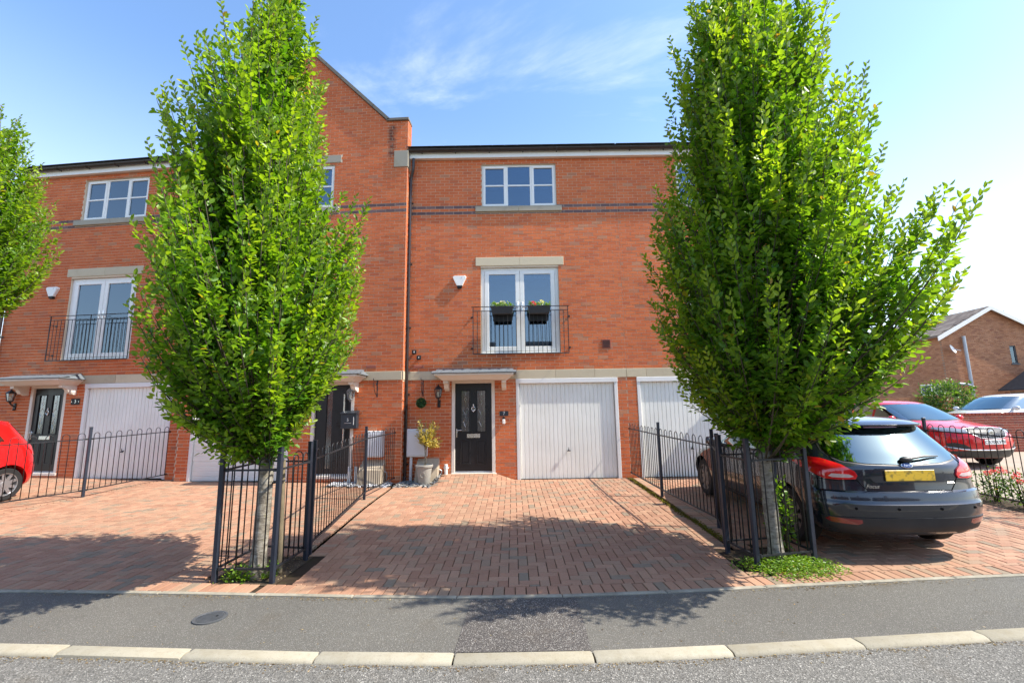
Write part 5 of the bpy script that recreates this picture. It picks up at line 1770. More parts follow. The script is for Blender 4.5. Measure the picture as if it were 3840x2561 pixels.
def side_mirror(root, s, x, y, z, mat, sg):
    m = MB()
    m.ball((sg*(x+.12), y, z), .11, 14, 10, (1.0, .62, .72))
    m.cyl((sg*(x-.02), y+.02, z-.05), (sg*(x+.06), y, z-.03), .03, .03, n=8)
    o = m.build('wing_mirror', mat, root, smooth='all')
    MB().ball((sg*(x+.12), y-.035, z), .092, 14, 8, (.95, .42, .66)).build('mirror_glass', MT['head_lens'], o, smooth='all')

# --- navy hatchback, seen from behind
FZ = [(.235, .20, .20, .76, .40, .50), (.275, .085, .10, .83, .44, .55), (.33, .040, .05, .872, .46, .60), (.42, .02, .02, .895, .46, .62), (.50, .005, .0, .905, .46, .64),
      (.585, .0, .0, .91, .46, .66), (.605, .018, .01, .91, .46, .68), (.66, .030, .05, .91, .46, .70), (.70, .045, .09, .91, .46, .72), (.715, .085, .11, .908, .44, .72), (.80, .100, .30, .905, .44, .75),
      (.90, .105, .62, .895, .44, .80), (.96, .115, .95, .885, .46, .70), (.985, .135, 1.12, .875, .48, .60), (1.02, .17, 1.24, .855, .50, .52), (1.10, .245, 1.40, .82, .52, .48), (1.20, .345, 1.60, .775, .52, .45), (1.30, .445, 1.83, .725, .50, .42),
      (1.355, .50, 1.98, .69, .46, .40), (1.375, .41, 2.05, .675, .44, .40), (1.395, .40, 2.12, .655, .44, .40), (1.425, .47, 2.28, .60, .46, .38), (1.452, .68, 2.48, .51, .46, .36), (1.470, .95, 2.72, .38, .40, .30), (1.478, 1.3, 2.85, .22, .2, .2)]
focus = CarShape(4.36, FZ, 2.75, 2.3)
fzs = sorted(set([r[0] for r in FZ]+[.25, .30, .46, .54, .63, .75, .85, .93, 1.05, 1.15, 1.25, 1.33, 1.41, 1.44, 1.462]))
def focus_parts(root, s):
    G = MT['car_glass']
    # dark screen surround and tailgate glass
    rw = [(-.60, 1.018), (-.40, .992), (0, .980), (.40, .992), (.60, 1.018), (.665, 1.06), (.685, 1.12), (.665, 1.20), (.60, 1.345), (.30, 1.350), (0, 1.352), (-.30, 1.350), (-.60, 1.345), (-.665, 1.20), (-.685, 1.12), (-.665, 1.06)]
    surf_patch('rear_screen_surround', [(x*1.035, 1.165+(z-1.165)*1.075 if z < 1.165 else z+.004) for x, z in rw], s.rear, MT['black_trim'], root, .001)
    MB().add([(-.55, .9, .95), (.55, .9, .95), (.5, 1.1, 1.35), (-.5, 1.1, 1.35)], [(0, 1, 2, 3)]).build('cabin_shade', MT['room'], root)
    surf_patch('rear_screen', rw, s.rear, MT['rear_glass'], root, .006)
    # spoiler brake light
    surf_patch('high_brake_light', [(-.19, 1.372), (.19, 1.372), (.19, 1.390), (-.19, 1.390)], s.rear, MT['dark_red_lens'], root, .004)
    # tail lights wrap round the corner
    tl = [(.905, .915), (.90, 1.00), (.83, 1.035), (.76, 1.03), (.64, .975), (.545, .915), (.525, .872), (.545, .835), (.70, .825), (.80, .83), (.845, .86), (.875, .895)]
    for sg in (1, -1):
        o = surf_patch('tail_light', [(sg*min(x, .885), z) for x, z in tl], s.rear, MT['red_lens'], root, .014, .03)
        surf_patch('tail_light_side', [(.34, .925), (.42, .945), (.62, .985), (.80, 1.005), (.83, .995), (.62, .945), (.45, .90), (.36, .875)], s.side(sg), MT['red_lens'], root, .006, .03)
        surf_patch('reversing_lens', [(sg*x, z) for x, z in [(.56, .862), (.60, .849), (.74, .848), (.77, .86), (.74, .888), (.60, .884)]], s.rear, MT['clear_lens'], o, .019, .02)
        surf_patch('reflector', [(sg*x, z) for x, z in [(.56, .395), (.60, .375), (.80, .385), (.84, .415), (.82, .44), (.57, .43)]], s.rear, MT['dark_red_lens'], root, .008, .03)
    # lower bumper plastic
    lo = [(-.862, .445), (-.6, .452), (0, .455), (.6, .452), (.862, .445), (.835, .32), (.78, .255), (.45, .245), (.40, .262), (-.40, .262), (-.45, .245), (-.78, .255), (-.835, .32)]
    surf_patch('bumper_insert', lo, s.rear, MT['grey_trim'], root, .007, .05)
    # tailgate and bumper joints
    ribbon('tailgate_gap', [(-.685, 1.10), (-.66, .98), (-.60, .93), (-.53, .83), (-.50, .78), (-.44, .715), (.44, .715), (.50, .78), (.53, .83), (.60, .93), (.66, .98), (.685, 1.10)], s.rear, MT['gap'], root, .0045)
    ribbon('bumper_joint', [(.52, .82), (.70, .815), (.86, .825)], s.rear, MT['gap'], root, .003); ribbon('bumper_joint', [(-.52, .82), (-.70, .815), (-.86, .825)], s.rear, MT['gap'], root, .003)
    # plate recess, plate
    surf_patch('plate_recess', [(-.34, .945), (.34, .945), (.42, .86), (.36, .80), (-.36, .80), (-.42, .86)], s.rear, MT['navy'], root, .003)
    y = s.rear(0, .875)[1]
    pl = MB().bbox(-.262, .262, -.006, .004, -.056, .056, .003).build('number_plate', MT['yellow_plate'], root, loc=(0, y-.014, .875))
    pl.rotation_euler = (R(-3), 0, 0)
    # oval badge
    y = s.rear(0, .975)[1]
    bd = MB()
    vs = [(.062*math.cos(a)*k, -d, .030*math.sin(a)*k) for k, d in ((1, 0), (1, .008), (.86, .011)) for a in [2*PI*i/28 for i in range(28)]]
    bd.add(vs, [(i+28*j, (i+1) % 28+28*j, (i+1) % 28+28*(j+1), i+28*(j+1)) for j in range(2) for i in range(28)])
    b = bd.build('badge', MT['chrome'], root, smooth=True, loc=(0, y-.004, .972)); b.rotation_euler = (R(-28), 0, 0)
    MB().add([(.054*math.cos(a), -.0105, .025*math.sin(a)) for a in [2*PI*i/28 for i in range(28)]], [tuple(range(28))]).build('badge_field', MT['ford_blue'], b, fix=False)
    text_part('badge_lettering', 'Ford', .036, MT['chrome'], b, frame_mat((0, -.0115, .001), (1, 0, 0), (0, 0, 1)), .0006, shear=.3)
    y = s.rear(-.42, .765)[1]
    text_part('model_lettering', 'Focus', .058, MT['chrome'], root, frame_mat((-.40, y-.010, .762), (1, -.05, 0), (0, .06, 1)), .003, shear=.35)
    y = s.rear(.46, .785)[1]
    MB().bbox(.41, .49, y-.006, y+.004, .778, .796, .003).build('trim_badge', MT['chrome'], root)
    # wiper
    z0 = 1.015; p0 = Vector(s.rear(.02, z0)); p1 = Vector(s.rear(.42, 1.045))
    n = Vector((0, -.72, .69))
    w = MB().ball(tuple(p0+n*.03), .045, 12, 8, (1.5, .8, .7)).tube([tuple(p0+n*.035), tuple((p0+p1)/2+n*.05), tuple(p1+n*.02)], [.017, .013, .006], 8)
    w.build('rear_wiper', MT['black_trim'], root, smooth=True)
    # parking sensors
    for x in (-.62, -.22, .22, .62):
        q = Vector(s.rear(x, .545)); MB().cyl(q[:], (q.x, q.y-.007, q.z), .013, n=14).build('parking_sensor', MT['gap'], root)
    # side glass, pillars
    for sg in (1, -1):
        sd_ = s.side(sg)
        surf_patch('side_glass_surround', [(.72, 1.03), (1.2, .985), (2.2, .965), (2.95, .962), (2.92, 1.0), (2.55, 1.24), (2.3, 1.35), (1.9, 1.375), (1.4, 1.37), (1.05, 1.33), (.85, 1.2)], sd_, MT['black_trim'], root, .002, .06)
        surf_patch('rear_quarter_glass', [(.80, 1.06), (1.05, 1.035), (1.05, 1.29), (.93, 1.22)], sd_, G, root, .006)
        surf_patch('side_window', [(1.10, 1.03), (1.85, 1.0), (1.82, 1.345), (1.4, 1.345), (1.12, 1.31)], sd_, G, root, .006)
        surf_patch('side_window', [(1.93, .995), (2.86, .985), (2.5, 1.24), (2.28, 1.325), (1.90, 1.345)], sd_, G, root, .006)
        ribbon('door_gap', [(1.06, 1.0), (1.16, .80), (1.28, .55), (1.40, .34), (1.89, .30), (1.90, .98)], sd_, MT['gap'], root, .0035)
        ribbon('door_gap', [(1.90, .30), (2.93, .30), (3.0, .60), (2.98, .95)], sd_, MT['gap'], root, .0035)
        for hy in (1.35, 2.12): surf_patch('door_handle', [(hy, .86), (hy+.19, .865), (hy+.19, .895), (hy, .89)], sd_, MT['navy'], root, .022, .03, .02)
        side_mirror(root, s, .86, 2.80, 1.02, MT['navy'], sg)
        surf_patch('sill_trim', [(1.15, .21), (3.1, .21), (3.1, .28), (1.15, .28)], sd_, MT['grey_trim'], root, .006, .08)
    # windscreen
    surf_patch('windscreen', [(-.66, 1.02), (0, .995), (.66, 1.02), (.58, 1.36), (0, 1.375), (-.58, 1.36)], s.front, G, root, .005)
    # roof aerial
    MB().cyl((0, 1.15, 1.46), (0, 1.02, 1.62), .006, .003, n=6).build('aerial', MT['black_trim'], root)
    # lamps at the nose
    for sg in (1, -1): surf_patch('headlight', [(sg*x, z) for x, z in [(.50, .66), (.84, .74), (.84, .80), (.55, .74)]], s.front, MT['head_lens'], root, .006)
    surf_patch('grille', [(-.45, .36), (.45, .36), (.55, .56), (-.55, .56)], s.front, MT['black_trim'], root, .006)
t_ = NT('rear_glass_mat')
MT['rear_glass'] = glass('rear_screen_glass', (.20, .28, .28), .26, .05, (.68, .90, .93))
CARX, CARY = 4.25, 5.00
car1 = build_car('parked_hatchback', (CARX, CARY, zg(4.3, 5.6)+.0), R(-1.0), 'dusty navy hatchback seen from behind on the block driveway', 'car', focus, fzs, {'paint': MT['navy']},
                 [(.87, .86), (-.87, .86), (.87, 3.50), (-.87, 3.50)], .318, 10, focus_parts, 4.36, MT['dark_alloy'])
car1.rotation_euler.x = math.atan(.03)

# --- red crossover facing the street
SZ = [(.24, .10, .14, .80, .40, .50), (.32, .04, .06, .86, .42, .56), (.45, .01, .01, .895, .42, .60), (.60, .0, .0, .905, .42, .62), (.75, .03, .02, .905, .42, .64), (.86, .07, .09, .90, .42, .72), (.93, .10, .22, .893, .42, .78), (.985, .12, .52, .885, .42, .80),
      (1.05, .14, .85, .875, .42, .70), (1.085, .16, 1.10, .865, .42, .56), (1.15, .20, 1.22, .84, .44, .50), (1.30, .30, 1.48, .78, .46, .46), (1.45, .40, 1.76, .715, .44, .42), (1.53, .44, 1.95, .67, .42, .40), (1.58, .50, 2.12, .60, .42, .38), (1.615, .70, 2.34, .48, .40, .34), (1.635, 1.0, 2.6, .30, .3, .26)]
suv = CarShape(4.31, SZ, 2.7, 2.35)
szs = sorted(set([r[0] for r in SZ]+[.38, .52, .68, .80, .90, .97, 1.03, 1.22, 1.38, 1.49, 1.56, 1.6]))
def suv_parts(root, s, paint='red', plate=True):
    G = MT['car_glass']
    surf_patch('windscreen_surround', [(-.73, 1.10), (0, 1.075), (.73, 1.10), (.64, 1.52), (0, 1.545), (-.64, 1.52)], s.front, MT['black_trim'], root, .001)
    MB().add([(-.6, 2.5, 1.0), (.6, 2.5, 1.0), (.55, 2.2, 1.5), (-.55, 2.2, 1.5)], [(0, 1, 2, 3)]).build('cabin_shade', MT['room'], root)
    surf_patch('windscreen', [(-.70, 1.125), (0, 1.10), (.70, 1.125), (.61, 1.50), (0, 1.525), (-.61, 1.50)], s.front, MT['rear_glass'], root, .006)
    for sg in (1, -1):
        sd_ = s.side(sg)
        surf_patch('side_window', [(2.05, 1.12), (3.0, 1.11), (2.62, 1.36), (2.3, 1.49), (2.05, 1.51)], sd_, G, root, .005)
        surf_patch('side_window', [(1.15, 1.14), (1.97, 1.12), (1.97, 1.51), (1.4, 1.51), (1.2, 1.46)], sd_, G, root, .005)
        surf_patch('side_window', [(.72, 1.18), (1.08, 1.15), (1.1, 1.45), (.95, 1.42)], sd_, G, root, .005)
        side_mirror(root, s, .84, 2.74, 1.14, MT[paint], sg)
        ribbon('door_gap', [(2.01, 1.1), (2.01, .36), (3.02, .36), (3.08, .7), (3.04, 1.08)], sd_, MT['gap'], root, .0035)
        ribbon('door_gap', [(1.15, 1.12), (1.22, .8), (1.4, .36), (2.01, .36)], sd_, MT['gap'], root, .0035)
        surf_patch('headlight', [(sg*x, z) for x, z in [(.46, .83), (.60, .80), (.80, .85), (.865, .91), (.80, .945), (.60, .93), (.48, .90)]], s.front, MT['head_lens'], root, .008, .03)
        surf_patch('lower_intake', [(sg*x, z) for x, z in [(.50, .47), (.80, .44), (.85, .58), (.75, .60), (.62, .56)]], s.front, MT['black_trim'], root, .006, .04)
        ribbon('chrome_strip', [(sg*.86, .50), (sg*.66, .455), (sg*.50, .435), (0, .43)], s.front, MT['chrome'], root, .014)
        surf_patch('sill_cladding', [(1.0, .25), (3.3, .25), (3.3, .37), (1.0, .37)], sd_, MT['black_trim'], root, .006, .08)
    gr = [(-.47, .91), (-.28, .93), (0, .935), (.28, .93), (.47, .91), (.44, .80), (.30, .71), (0, .685), (-.30, .71), (-.44, .80)]
    g_ = surf_patch('grille', gr, s.front, MT['ink'], root, .006, .05)
    ribbon('grille_surround', gr, s.front, MT['galv'], root, .008, closed=True)
    pin = inpoly([(x*.93, .81+(z-.81)*.9) for x, z in gr])
    st_ = MB()
    for i in range(-11, 12):
        for j in range(-6, 7):
            x, z = (i+.5*(j % 2))*.043, .81+j*.021
            if pin(x, z) and math.hypot(x, z-.815) > .085:
                q = s.front(x, z); st_.ball((q[0], q[1]+.008, q[2]), .0062, 6, 4, (1.25, .6, .8))
    tag(st_.build('grille_studs', MT['galv'], g_, smooth='all'), kind='stuff')
    q = s.front(0, .815)
    em = MB().add([(.072*math.cos(PI/8+PI/4*i)*k, .016*d, .072*math.sin(PI/8+PI/4*i)*k) for k, d in ((1, 0), (1, 1), (.8, 1.2), (.0, 1.2)) for i in range(8)], [(i+8*j, (i+1) % 8+8*j, (i+1) % 8+8*(j+1), i+8*(j+1)) for j in range(3) for i in range(8)])
    e = em.build('badge', MT['chrome'], root, loc=(0, q[1]+.008, .815))
    text_part('badge_lettering', 'MG', .062, MT['ink'], e, frame_mat((0, .0205, 0), (-1, 0, 0), (0, 0, 1)), .001)
    if plate:
        q = s.front(0, .60)
        pl = MB().bbox(-.26, .26, -.004, .006, -.056, .056, .003).build('number_plate', MT['white_plate'], root, loc=(0, q[1]+.014, .615))
        text_part('plate_lettering', 'CA70 KVW', .105, MT['ink'], pl, frame_mat((0, .0072, -.002), (-1, 0, 0), (0, 0, 1)), .0004)
    surf_patch('bumper_cladding', [(-.78, .25), (.78, .25), (.84, .40), (.5, .425), (-.5, .425), (-.84, .40)], s.front, MT['black_trim'], root, .007, .06)
    surf_patch('rear_screen', [(-.6, 1.15), (.6, 1.15), (.55, 1.47), (-.55, 1.47)], s.rear, G, root, .005)
car2 = build_car('parked_crossover', (10.80, 10.75+4.31, .20), R(180+4), 'glossy red crossover facing the street on the buff forecourt', 'car', suv, szs, {'paint': MT['red']},
                 [(.87, .85), (-.87, .85), (.87, 3.43), (-.87, 3.43)], .335, 10, suv_parts, 4.31, MT['alloy'])
car3 = build_car('parked_saloon', (19.2, 16.3, .42), R(90+4), 'white car parked beyond the low brick wall', 'car', suv, szs, {'paint': MT['white_car']},
                 [(.87, .85), (-.87, .85), (.87, 3.43), (-.87, 3.43)], .335, 10, lambda r_, s: suv_parts(r_, s, 'white_car', False), 4.31, MT['alloy'])

# --- small red hatchback, tail towards the houses
BZ = [(.20, .14, .16, .74, .40, .45), (.30, .03, .05, .80, .42, .5), (.45, .0, .0, .83, .42, .55), (.60, .01, .0, .845, .42, .58), (.75, .04, .06, .84, .42, .62), (.88, .07, .22, .83, .42, .66), (.97, .09, .60, .815, .44, .62), (1.02, .12, .85, .80, .46, .55), (1.10, .17, 1.05, .77, .48, .48),
      (1.25, .27, 1.30, .71, .48, .44), (1.38, .36, 1.58, .64, .44, .40), (1.44, .38, 1.75, .58, .42, .38), (1.475, .52, 1.95, .48, .40, .34), (1.495, .8, 2.2, .30, .3, .26)]
sup = CarShape(3.75, BZ, 2.5, 2.3)
bzs = sorted(set([r[0] for r in BZ]+[.25, .37, .52, .68, .82, .93, 1.05, 1.17, 1.31, 1.41, 1.46]))
def sup_parts(root, s):
    G = MT['car_glass']
    surf_patch('rear_screen', [(-.58, 1.08), (.58, 1.08), (.60, 1.16), (.52, 1.40), (-.52, 1.40), (-.60, 1.16)], s.rear, MT['rear_glass'], root, .006)
    surf_patch('windscreen', [(-.62, 1.06), (.62, 1.06), (.52, 1.40), (-.52, 1.40)], s.front, MT['rear_glass'], root, .006)
    for sg in (1, -1):
        sd_ = s.side(sg)
        surf_patch('side_window', [(.75, 1.08), (1.55, 1.05), (1.55, 1.40), (1.1, 1.40), (.86, 1.30)], sd_, G, root, .005)
        surf_patch('side_window', [(1.62, 1.05), (2.55, 1.03), (2.2, 1.28), (1.95, 1.39), (1.62, 1.40)], sd_, G, root, .005)
        surf_patch('tail_light', [(.10, .80), (.22, .82), (.36, .92), (.42, 1.0), (.34, 1.02), (.20, .98), (.13, .90)], sd_, MT['red_lens'], root, .010, .03)
        surf_patch('tail_light_rear', [(sg*x, z) for x, z in [(.70, .80), (.79, .82), (.78, 1.0), (.70, 1.0)]], s.rear, MT['red_lens'], root, .010, .03)
        ribbon('door_gap', [(.95, 1.05), (1.02, .8), (1.2, .32), (2.6, .32), (2.66, .98)], sd_, MT['gap'], root, .0035)
        ribbon('bumper_joint', [(.06, .66), (.30, .66), (.36, .56)], sd_, MT['gap'], root, .0035)
        side_mirror(root, s, .80, 2.45, 1.05, MT['bright_red'], sg)
        surf_patch('headlight', [(sg*x, z) for x, z in [(.50, .70), (.76, .74), (.78, .86), (.60, .82)]], s.front, MT['head_lens'], root, .008)
    y = s.rear(0, .78)[1]
    MB().bbox(-.26, .26, y-.016, y-.004, .72, .83, .003).build('number_plate', MT['yellow_plate'], root)
c_ = Vector((-10.12, 9.42, 0))
car4 = build_car('parked_small_hatchback', (c_.x, c_.y, zg(-10.2, 8.6)), R(180-6), 'bright red hatchback parked tail to the house', 'car', sup, bzs, {'paint': MT['bright_red']},
                 [(.80, .66), (-.80, .66), (.80, 3.05), (-.80, 3.05)], .298, 9, sup_parts, 3.75, MT['alloy'])
for c_ in (car2, car3, car4): c_.rotation_euler.x = 0

# ------------------------------------------------------------------ things fixed to the houses
def at_house(h, x, z, y=0.): return hp(h, x, y, z-0.0)
def alarm_box(h, x, z, label):
    r = empty('alarm_box', at_house(h, x, z), h.rotation_euler.z, label, 'alarm box', 'burglar alarm boxes')
    sh = [(-.155, .13), (-.125, .15), (.125, .15), (.155, .13), (.16, .10), (.065, -.10), (-.065, -.10), (-.16, .10)]
    m = MB(); n = len(sh)
    for k, (sc, y) in enumerate(((1, .004), (1, -.05), (.94, -.072))): m.v += [(a*sc, y, b*sc+.01*(1-sc)) for a, b in sh]
    for k in range(2): m.f += [(k*n+i, k*n+(i+1) % n, (k+1)*n+(i+1) % n, (k+1)*n+i) for i in range(n)]
    m.f.append(tuple(range(2*n, 3*n)))
    m.build('cover', MT['upvc'], r)
    MB().frustum((-.045, .045, -.065, .0, -.155), (-.066, .066, -.069, .0, -.099)).build('strobe', MT['ink'], r)
    MB().bbox(.05, .066, -.076, -.070, .085, .115, .003).build('sticker', MT['galv'], r)
alarm_box(h7, 1.275, 4.74, 'white alarm box beside the window with flower boxes')
alarm_box(h3, 1.33, 4.74, 'white alarm box on the house behind the red hatchback')

def lantern(h, x, z, label, style):
    r = empty('wall_lantern', at_house(h, x, z), h.rotation_euler.z, label, 'lantern', 'coach lanterns beside the front doors')
    M_ = MT['lead'] if style == 'silver' else MT['black_pvc']
    cy = -.13
    n = 6
    top = MB().lathe([(.012, .215), (.018, .20), (.010, .19), (.03, .175), (.085, .125), (.100, .105), (.092, .100), (.02, .10)], n, (0, cy, 0))
    top.build('roof', M_, r)
    cage = MB()
    for k in range(n):
        a = 2*PI*k/n; cage.tube([(.088*math.cos(a), cy+.088*math.sin(a), .102), (.056*math.cos(a), cy+.056*math.sin(a), -.075)], .006, 4)
    cage.build('cage', M_, r)
    MB().lathe([(.083, .098), (.052, -.072)], n, (0, cy, 0), caps=False).build('glass', MT['lamp_glass'], r, fix=False)
    MB().lathe([(.002, .05), (.022, .03), (.026, .0), (.018, -.04), (.016, -.07)], 12, (0, cy, 0)).build('bulb', MT['opal'], r, smooth=True)
    MB().lathe([(.058, -.074), (.062, -.084), (.040, -.10), (.018, -.115), (.012, -.135), (.004, -.14)], n, (0, cy, 0)).build('base', M_, r)
    b = MB()
    if style == 'down': b.tube([(0, cy, -.10), (0, cy+.02, -.15), (0, -.05, -.20), (0, -.005, -.22)], .016, 8).bbox(-.035, .035, -.03, .002, -.30, -.13, .008).ball((0, -.035, -.285), .022, 10, 8)
    else: b.tube([(0, cy, .19), (0, cy+.03, .235), (0, -.04, .20), (0, -.005, .12)], .010, 6).bbox(-.035, .035, -.018, .002, -.02, .15, .006).tube([(0, -.01, 0), (0, cy+.03, -.09)], .009, 6)
    b.build('bracket', M_, r, smooth=True)
lantern(h7, .81, 2.10, 'black coach lantern between the green topiary ball and the black door', 'down')
lantern(h3, .72, 2.12, 'black coach lantern on the house behind the red hatchback', 'down')
lantern(h5, 5.2-1.14, 2.08, 'silver coach lantern above the grey letter box', 'silver')

def basket_bracket(h, x, z, label):
    r = empty('basket_bracket', at_house(h, x, z), h.rotation_euler.z, label, 'bracket', 'wrought iron basket brackets')
    MB().bbox(-.014, .014, -.008, .002, -.36, .04, .003).build('back_bar', MT['iron'], r)
    MB().tube([(0, -.004, .0), (0, -.26, .01), (0, -.275, .03), (0, -.26, .045), (0, -.245, .03)], .008, 6).build('arm', MT['iron'], r)
    MB().tube([(0, -.004, -.32)]+[(0, -.004-.22*math.sin(t_), -.32+.30*(1-math.cos(t_))) for t_ in lin(.1, PI/2, 8)], .007, 6).build('brace', MT['iron'], r)
    MB().tube([(0, -.07-.035*math.cos(a)*(1-a/16), -.07+.035*math.sin(a)*(1-a/16)) for a in lin(0, 9, 18)], .006, 5).build('scroll', MT['iron'], r)
basket_bracket(h7, .44, 2.41, 'iron bracket holding the green topiary ball')
basket_bracket(h5, 5.2-.58, 2.40, 'empty iron bracket on the gabled house')
rg = np.random.default_rng(77)
tb = empty('topiary_ball', at_house(h7, .44, 1.90, -.20), 0, 'green artificial topiary ball hanging by the black door', 'topiary ball')
MB().ball((0, 0, 0), .095, 16, 12).build('core', simple('topiary_core', (.01, .03, .01), .9), tb, smooth='all')
V_ = rg.normal(size=(900, 3)); V_ /= np.linalg.norm(V_, axis=1)[:, None]
leaf_mesh('foliage', V_*.095, V_+rg.normal(size=(900, 3))*.5, V_+rg.normal(size=(900, 3))*.6, rg.uniform(.018, .034, 900), np.full(900, .7), (rg.uniform(size=900) > .72)*rg.uniform(.5, 1, 900), MT['topiary'], tb)
MB().tube([(0, 0, .09), (0, 0, .44), (0, -.03, .50)], .003, 5).build('chain', MT['iron'], tb)

def meter_box(h, x0, x1, z0, z1, label, pipe=True):
    r = empty('meter_box', at_house(h, x0, 0), h.rotation_euler.z, label, 'meter box', 'white utility meter boxes')
    W_ = x1-x0
    MB().bbox(0, W_, -.16, .0, z0, z1, .012).build('case', MT['steel_grey'], r)
    MB().bbox(.02, W_-.02, -.172, -.158, z0+.03, z1-.05, .006).build('door', MT['steel_grey'], r)
    if pipe: MB().cyl((.09, -.09, z0+.005), (.09, -.09, .12), .033, n=14).cyl((.09, -.09, z0-.12), (.09, -.09, z0-.14), .037, n=14).build('pipe', MT['steel_grey'], r, smooth=True)
meter_box(h7, .12, .57, .72, 1.33, 'white meter box behind the potted tree')
meter_box(h5, 5.2-.76, 5.2-.38, .74, 1.30, 'white meter box behind the hooped fence on the gabled house', False)
def gas_cover(h, x0, x1, z1, label):
    r = empty('gas_meter_cover', at_house(h, x0, .15), h.rotation_euler.z, label, 'meter cover', 'sloping gas meter covers')
    W_ = x1-x0
    MB().add([(0, -.34, 0), (W_, -.34, 0), (W_, 0, 0), (0, 0, 0), (0.01, -.26, z1*.62), (W_-.01, -.26, z1*.62), (W_-.01, -.0, z1), (.01, -.0, z1)], [(0, 3, 2, 1), (4, 5, 6, 7), (0, 1, 5, 4), (1, 2, 6, 5), (2, 3, 7, 6), (3, 0, 4, 7)]).build('cover', MT['buff_stone'], r)
    MB().tube([(W_+.005, -.12, z1*.55), (W_+.05, -.10, z1*.5), (W_+.05, -.05, z1*.35), (W_+.02, -.02, z1*.2)], .014, 8).build('pipe', MT['galv'], r, smooth=True)
gas_cover(h7, .34, .84, .53, 'sloping buff meter cover behind the potted tree')
gas_cover(h5, 5.2-.86, 5.2-.34, .53, 'sloping buff meter cover behind the hooped fence')
def stub(h, x, z1, label):
    r = empty('white_pipe', at_house(h, x, .12, -.05), h.rotation_euler.z, label, 'pipe', 'short white waste pipes')
    MB().cyl((0, 0, 0), (0, 0, z1), .036, n=14).build('pipe', MT['upvc'], r, smooth=True)
    MB().cyl((0, 0, z1-.10), (0, 0, z1-.02), .043, n=14).build('collar', MT['steel_grey'], r, smooth=True)
    MB().bbox(-.055, .055, -.0, .05, z1-.10, z1-.07, .004).build('clip', MT['upvc'], r)
stub(h7, .985, .42, 'short white pipe beside the black panelled door')
stub(h5, 5.2-1.13, .42, 'short white pipe with a grey collar under the grey letter box')
stub(h5, 5.2-.98, .42, 'short white pipe between the grey letter box and the meter cover')

# house number with its bell, letter box, other plaque
pq = empty('number_plaque', at_house(h7, 2.29, 1.64), 0, 'slate house number plaque reading 7', 'plaque')
MB().bbox(-.10, .10, -.016, .002, -.055, .055, .004).build('slate', MT['mail_grey'], pq)
text_part('number', '7', .11, MT['white_ink'], pq, frame_mat((0, -.0175, 0), (1, 0, 0), (0, 0, 1)), .001)
db = empty('doorbell', at_house(h7, 2.285, 1.46), 0, 'small white sensor and black bell under the number plaque', 'doorbell')
MB().bbox(-.026, .026, -.045, .002, .05, .10, .006).build('mount', MT['ink'], db)
MB().bbox(-.032, .032, -.055, .002, -.055, .049, .008).build('sensor', MT['upvc'], db)
pq3 = empty('number_plaque', at_house(h3, 2.36, 2.0), h3.rotation_euler.z, 'black house number plaque reading 3', 'plaque')
MB().bbox(-.12, .12, -.014, .002, -.075, .075, .004).build('plate', MT['ink'], pq3)
text_part('number', '3', .11, MT['chrome'], pq3, frame_mat((0, -.0155, 0), (1, 0, 0), (0, 0, 1)), .001)
for sx in (-.095, .095): MB().cyl((sx, -.014, 0), (sx, -.019, 0), .012, n=10).build('screw', MT['chrome'], pq3)
lb = empty('letter_box', at_house(h5, 5.2-1.16, 1.36), h5.rotation_euler.z, 'grey steel letter box numbered 5 beside the black pull handle door', 'letter box')
MB().bbox(-.18, .18, -.13, .0, 0, .33, .008).build('box', MT['mail_grey'], lb)
MB().add([(-.19, -.155, .325), (.19, -.155, .325), (.19, .0, .325), (-.19, .0, .325), (-.19, -.155, .345), (.19, -.155, .345), (.19, .0, .395), (-.19, .0, .395)], [(0, 3, 2, 1), (4, 5, 6, 7), (0, 1, 5, 4), (1, 2, 6, 5), (2, 3, 7, 6), (3, 0, 4, 7)]).build('lid', MT['mail_grey'], lb)
text_part('number', '5', .095, MT['white_ink'], lb, frame_mat((-.02, -.1315, .19), (1, 0, 0), (0, 0, 1)), .0006)
MB().box(-.095, .055, -.1316, -.130, .118, .124).build('underline', MT['white_ink'], lb)
MB().bbox(.105, .117, -.1335, -.129, .08, .26, .002).build('slot', MT['white_ink'], lb)

for x, z, lbl in ((.235, 3.07, 'upper small black floodlight near the downpipe'), (.345, 2.94, 'lower small black floodlight near the downpipe')):
    r = empty('floodlight', at_house(h7, x, z), 0, lbl, 'floodlight', 'small black floodlights')
    MB().bbox(-.048, .048, -.10, -.05, -.048, .048, .006).build('head', MT['ink'], r)
    MB().bbox(-.02, .02, -.05, .002, -.02, .02, .004).build('mount', MT['ink'], r)
    MB().bbox(-.006, .010, -.1025, -.098, -.02, .022, .002).build('lamp', MT['white_ink'], r)

